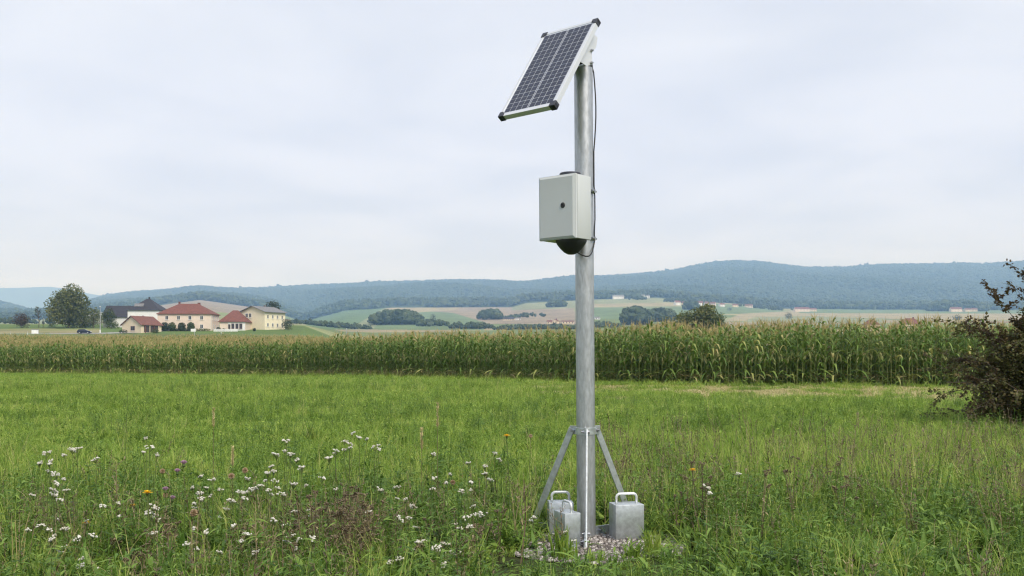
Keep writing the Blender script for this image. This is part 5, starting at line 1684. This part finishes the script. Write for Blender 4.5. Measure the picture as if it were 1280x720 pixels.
for (px, y) in YARROW:
    X, Y, h = placed(px, y)
    if (px, y) in ((708, 664), (703, 678)): Y = 5.42; X = at(px, Y); h = HC - (y - YH) / F * Y
    o = empty("yarrow", (X, Y, gz(X, Y)), RF.uniform(0, 6.28))
    zone = [("white yarrow among the weeds at the far left, left of the dandelions", "yarrow at the far left") if px < 150 else ("white yarrow around the pink thistles and yellow dandelions", "yarrow around the thistles") if px < 275 else
            ("white yarrow between the pink thistles and the brown patch", "yarrow left of the brown patch") if px < 398 else ("white yarrow rising over the dense brown patch", "yarrow over the brown patch") if px < 480 else
            ("white yarrow between the brown patch and the gravel bed", "yarrow left of the gravel") if px < 720 else ("white yarrow in the rough grass right of the mast", "yarrow right of the mast")][0]
    tag(o, special.get((px, y), zone[0]), "flower", zone[1])
    sb = MB(); r = RF
    nh = r.choice([1, 1, 2, 2, 3]) if isinstance(px, int) else 1
    for q in range(nh):
        hb, off = MB(), (0, 0, 0) if q == 0 else (r.uniform(-.055, .055), r.uniform(-.05, .05), -r.uniform(.008, .06))
        top = stem_to(sb, h + off[2], (off[0], off[1]), r, 7 if q == 0 else 2, .0021)
        Rr_ = r.uniform(.011, .023) * (1.15 if q == 0 else .85) * (1 if isinstance(px, int) else .75)
        umbel(hb, sb, top, Rr_, r, max(26, int(14 + 700 * Rr_)))
        hb.build("flower_head", M['white_petal'], o)
    sb.build("stem", M['stem'], o)
# brown, faded yarrow: a dense patch left of the middle and a few elsewhere
FADED = [(397 + RF.uniform(-4, 68), RF.uniform(606, 664)) for _ in range(34)] + [(RF.uniform(300, 395), RF.uniform(600, 670)) for _ in range(9)] + [(RF.uniform(130, 260), RF.uniform(640, 690)) for _ in range(8)] + [(RF.uniform(470, 640), RF.uniform(620, 690)) for _ in range(7)] + [(RF.uniform(840, 1080), RF.uniform(560, 615)) for _ in range(9)]
for i, (px, y) in enumerate(FADED):
    X, Y, h = placed(px, y)
    if near_gravel(X, Y): continue
    o = empty("faded_yarrow", (X, Y, gz(X, Y)), RF.uniform(0, 6.28))
    tag(o, "faded brown yarrow in the dense brown patch left of the gravel" if i < 34 else "faded brown yarrow among the green weeds", "flower", "faded yarrow in the brown patch" if i < 34 else "faded yarrow scattered in the meadow")
    sb = MB(); hb = MB()
    for q in range(3):
        off = (RF.uniform(-.06, .06), RF.uniform(-.06, .06), -RF.uniform(0, .10))
        top = stem_to(sb, h + off[2], (off[0], off[1]), RF, 6, .0022, (0, .6))
        umbel(hb, sb, top, RF.uniform(.012, .026), RF, 22, (0, .55))
    hb.build("flower_head", M['dry'], o); sb.build("stem", M['dry'], o)
def dandelion(px, y, label):
    X, Y, h = placed(px, y)
    o = empty("dandelion", (X, Y, gz(X, Y)), RF.uniform(0, 6.28)); tag(o, label, "flower", "yellow dandelions in the meadow")
    sb, hb = MB(), MB()
    top = stem_to(sb, h, (.01, -.02), RF, 2, .0026)
    sb.lathe([(.004, -.016), (.007, -.008), (.006, -.001)], top, 8, tint=.3)
    for ring in range(3):
        nq = 18 - ring * 4
        for i in range(nq):
            a = 2 * PI * i / nq + ring * .3; d = Vector((math.cos(a), math.sin(a), .25 + ring * .55))
            leafblade(hb, top + Vector((0, 0, -.002)), d, (0, 0, 1), (.027 - ring * .004) * RF.uniform(.85, 1.1), .007, RF.random(), .15, 0, 2)
    hb.build("petals", M['yellow_petal'], o); sb.build("stem", M['stem'], o)
dandelion(188, 616, "yellow dandelion rightmost of the three at the left front")
dandelion(168, 633, "yellow dandelion in the middle of the three at the left front")
dandelion(110, 654, "orange yellow dandelion nearest and leftmost of the three")
dandelion(866, 587, "yellow dandelion right of the mast in the rough grass")
dandelion(637, 545, "small yellow flower in the green grass left of the pole")
def puff(px, y, Rr_, label):
    X, Y, h = placed(px, y)
    o = empty("seed_head", (X, Y, gz(X, Y)), 0); tag(o, label, "seed head", "fluffy seed heads in the meadow")
    sb, hb = MB(), MB()
    top = stem_to(sb, h, (.01, 0), RF, 2, .0022, (.3, .9))
    for i in range(150):
        d = Vector((RF.gauss(0, 1), RF.gauss(0, 1), RF.gauss(0, 1))).normalized()
        p = top + d * Rr_ * RF.uniform(.75, 1.0); a = d.orthogonal().normalized(); a.rotate(Matrix.Rotation(RF.uniform(0, 6.28), 3, d)); q = d.cross(a)
        s = Rr_ * .26
        hb.add([top + d * Rr_ * .2, p + a * s, p + q * s * .6, p - a * s], [(0, 1, 2), (0, 2, 3)], RF.random())
    hb.build("fluff", M['seed'], o); sb.build("stem", M['stem'], o)
for (px, y, R_2, lb) in ((201, 589, .017, "tan fluffy seed head above the dandelions, beside the pink thistle"), (287, 595, .019, "left one of two tan seed heads side by side right of the thistles"), (304, 588, .018, "right one of two tan seed heads side by side right of the thistles"),
                       (205, 619, .018, "tan seed head just right of the rightmost dandelion"), (240, 641, .023, "largest round tan seed head in the left foreground"), (188, 669, .021, "tan seed head lowest of all, below the dandelions"), (564, 603, .016, "single tan seed head among yarrow left of the mast"), (661, 545, .012, "pale seed head in the green grass close to the pole")):
    puff(px, y, R_2, lb)
def thistle(px, y, label):
    X, Y, h = placed(px, y)
    o = empty("thistle", (X, Y, gz(X, Y)), 0); tag(o, label, "flower", "pink thistles in the meadow")
    sb, hb = MB(), MB()
    top = stem_to(sb, h, (0, .01), RF, 5, .0025)
    sb.lathe([(.003, -.020), (.010, -.012), (.008, 0)], top, 8, tint=.2)
    for i in range(60):
        a = RF.uniform(0, 6.28); q = RF.uniform(0, 1)
        d = Vector((math.cos(a) * q, math.sin(a) * q, 1.1 - .5 * q)).normalized()
        hb.tube([top - Vector((0, 0, .003)), top + d * .020], [.0012, .0022], 3, 0, RF.random(), caps=False)
    hb.build("florets", M['purple_petal'], o); sb.build("stem", M['stem'], o)
for (px, y, lb) in ((229, 580, "pink thistle standing highest, right of the tan seed head"), (221, 590, "pink thistle just below the highest one"), (206, 613, "pink thistle touching the tan seed head right of the dandelion"), (215, 624, "lowest pink thistle beside the yarrow")):
    thistle(px, y, lb)
# tall dry stalks
def stalk(px0, y0, px1, y1, Y, rad, mat, label, name="dry_stalk", spike=None, n_side=0, cat="plant"):
    """stem from the ground below (px1,y1) up to (px0,y0)"""
    X0, Z0 = at(px0, Y), z_at(y0, Y); X1 = at(px1, Y)
    g = gz(X1, Y)
    o = empty(name, (X1, Y, g)); tag(o, label, cat)
    top = Vector((X0 - X1, 0, Z0 - g)); b = MB()
    mid = top * .5 + Vector((RF.gauss(0, .01), RF.gauss(0, .02), 0))
    b.tube([(0, 0, 0), mid, top], [rad, rad * .8, rad * .45], 5, 0, RF.uniform(.1, .6))
    for _ in range(n_side):
        t_ = RF.uniform(.35, .95); p = Vector((0, 0, 0)).lerp(top, t_); a = RF.uniform(0, 6.28); q = p + Vector((math.cos(a) * .05, math.sin(a) * .05, RF.uniform(.02, .07)))
        b.tube([p, q], [rad * .5, rad * .3], 4, 0, RF.uniform(.2, .8))
        for _k in range(5): leafblade(b, p.lerp(q, RF.random()), (RF.gauss(0, 1), RF.gauss(0, 1), .5), (0, 0, 1), RF.uniform(.012, .03), .008, RF.uniform(0, .5), .2, 0, 2)
    b.build("stem", M[mat], o)
    if spike:
        b = MB()
        for _ in range(90):
            t_ = 1 - spike * RF.random(); p = Vector((0, 0, 0)).lerp(top, t_); a = RF.uniform(0, 6.28)
            b.tube([p, p + Vector((math.cos(a) * .011, math.sin(a) * .011, .014))], [.0028, .001], 3, 0, RF.uniform(.4, 1), caps=False)
        b.build("seed_spike", M['hay'], o)
stalk(655, 600, 651, 715, 5.3, .005, 'dry', "tall dark reddish dry stalk left of the gravel", n_side=14)
stalk(160, 486, 159, 560, 5.8, .0022, 'stem', "very tall thin green grass stem at the left, highest of all stems", name="tall_grass")
stalk(267, 511, 266, 560, 6.6, .0022, 'dry', "tan grass spike standing alone in the left part of the green grass", name="grass_spike", spike=.16)
stalk(547, 504, 546, 560, 6.6, .0022, 'dry', "tall tan grass spike in the green grass left of the pole", name="grass_spike", spike=.2)
stalk(527, 536, 528, 590, 6.2, .002, 'dry', "pale grass spike shorter than its neighbour left of the pole", name="grass_spike", spike=.2)
stalk(291, 559, 289, 600, 6.2, .002, 'dry', "tan grass spike above the two seed heads", name="grass_spike", spike=.22)
stalk(145, 577, 144, 640, 5.6, .004, 'dry', "brown dock stalk with rusty seeds above the dandelions", name="dock_stalk", n_side=10)
stalk(1072, 515, 1060, 560, 7.2, .003, 'dry', "tall dry weed at the right of the meadow near the bush", n_side=12)
stalk(1030, 520, 1036, 560, 7.6, .003, 'dry', "dry weed with small seed tufts right of the mast", n_side=10)
stalk(700, 634, 704, 690, 5.42, .0025, 'dry', "dry bent stem before the left ballast weights", n_side=6)
stalk(690, 640, 699, 690, 5.40, .002, 'dry', "thin dry stem leaning left before the ballast weights", n_side=5)
for k, (a0, b0, c0, d0) in enumerate(((14, 636, 15, 719), (19, 650, 12, 719), (37, 640, 16, 719), (33, 660, 30, 719), (98, 660, 60, 719))):
    stalk(a0, b0, c0, d0, 4.7, .0035, 'hay', ["upright straw stalk in the bunch at the left front corner", "short straw stalk in the bunch at the left front corner", "straw stalk leaning right out of the bunch at the left front", "thin straw stalk right of the bunch at the left front", "long straw stalk bent far over at the left front"][k], name="straw_stalk")
# leafy clump before the front weight
def clump(px, Y, hmax, n, label, mat='grass', w=.012, lean=.55):
    X = at(px, Y); o = empty("grass_clump", (X, Y, gz(X, Y))); tag(o, label, "grass clump")
    b = MB(); blades(b, n, .045, hmax * .5, hmax, w, lean, .2, .7, seg=5, rn=RF); b.build("blades", M[mat], o)
clump(699, 5.40, .24, 46, "upright green grass clump growing before the ballast weights")
clump(712, 5.38, .15, 26, "low green clump right before the front ballast weight")
clump(790, 5.42, .16, 60, "long grass bending over the gravel before the right ballast weight", lean=1.2, w=.008)
clump(815, 5.50, .20, 60, "tall grass clump at the right end of the gravel", w=.008)
clump(745, 5.30, .10, 40, "low weeds in the gravel before the pole", w=.010, lean=.9)

# ------------------------------------------------------------------ haze
b = MB()
zlo, zhi = float(min(GZ.min(), 0)) - 1.0, 740.0
b.box((0, 800, (zlo + zhi) / 2), (26000, 23000, zhi - zlo))
m = bpy.data.materials.new("haze"); m.use_nodes = True
t = m.node_tree; t.nodes.clear()
o = t.nodes.new("ShaderNodeOutputMaterial"); pv = t.nodes.new("ShaderNodeVolumePrincipled")
pv.inputs["Color"].default_value = (0.34, 0.58, 1.0, 1)
pv.inputs["Absorption Color"].default_value = (1, 1, 1, 1)
pv.inputs["Density"].default_value = 1.85e-4
pv.inputs["Anisotropy"].default_value = 0.0
t.links.new(pv.outputs[0], o.inputs["Volume"])
hz = b.build("haze", m)
hz.display_type = 'WIRE'
tag(hz, kind='stuff')
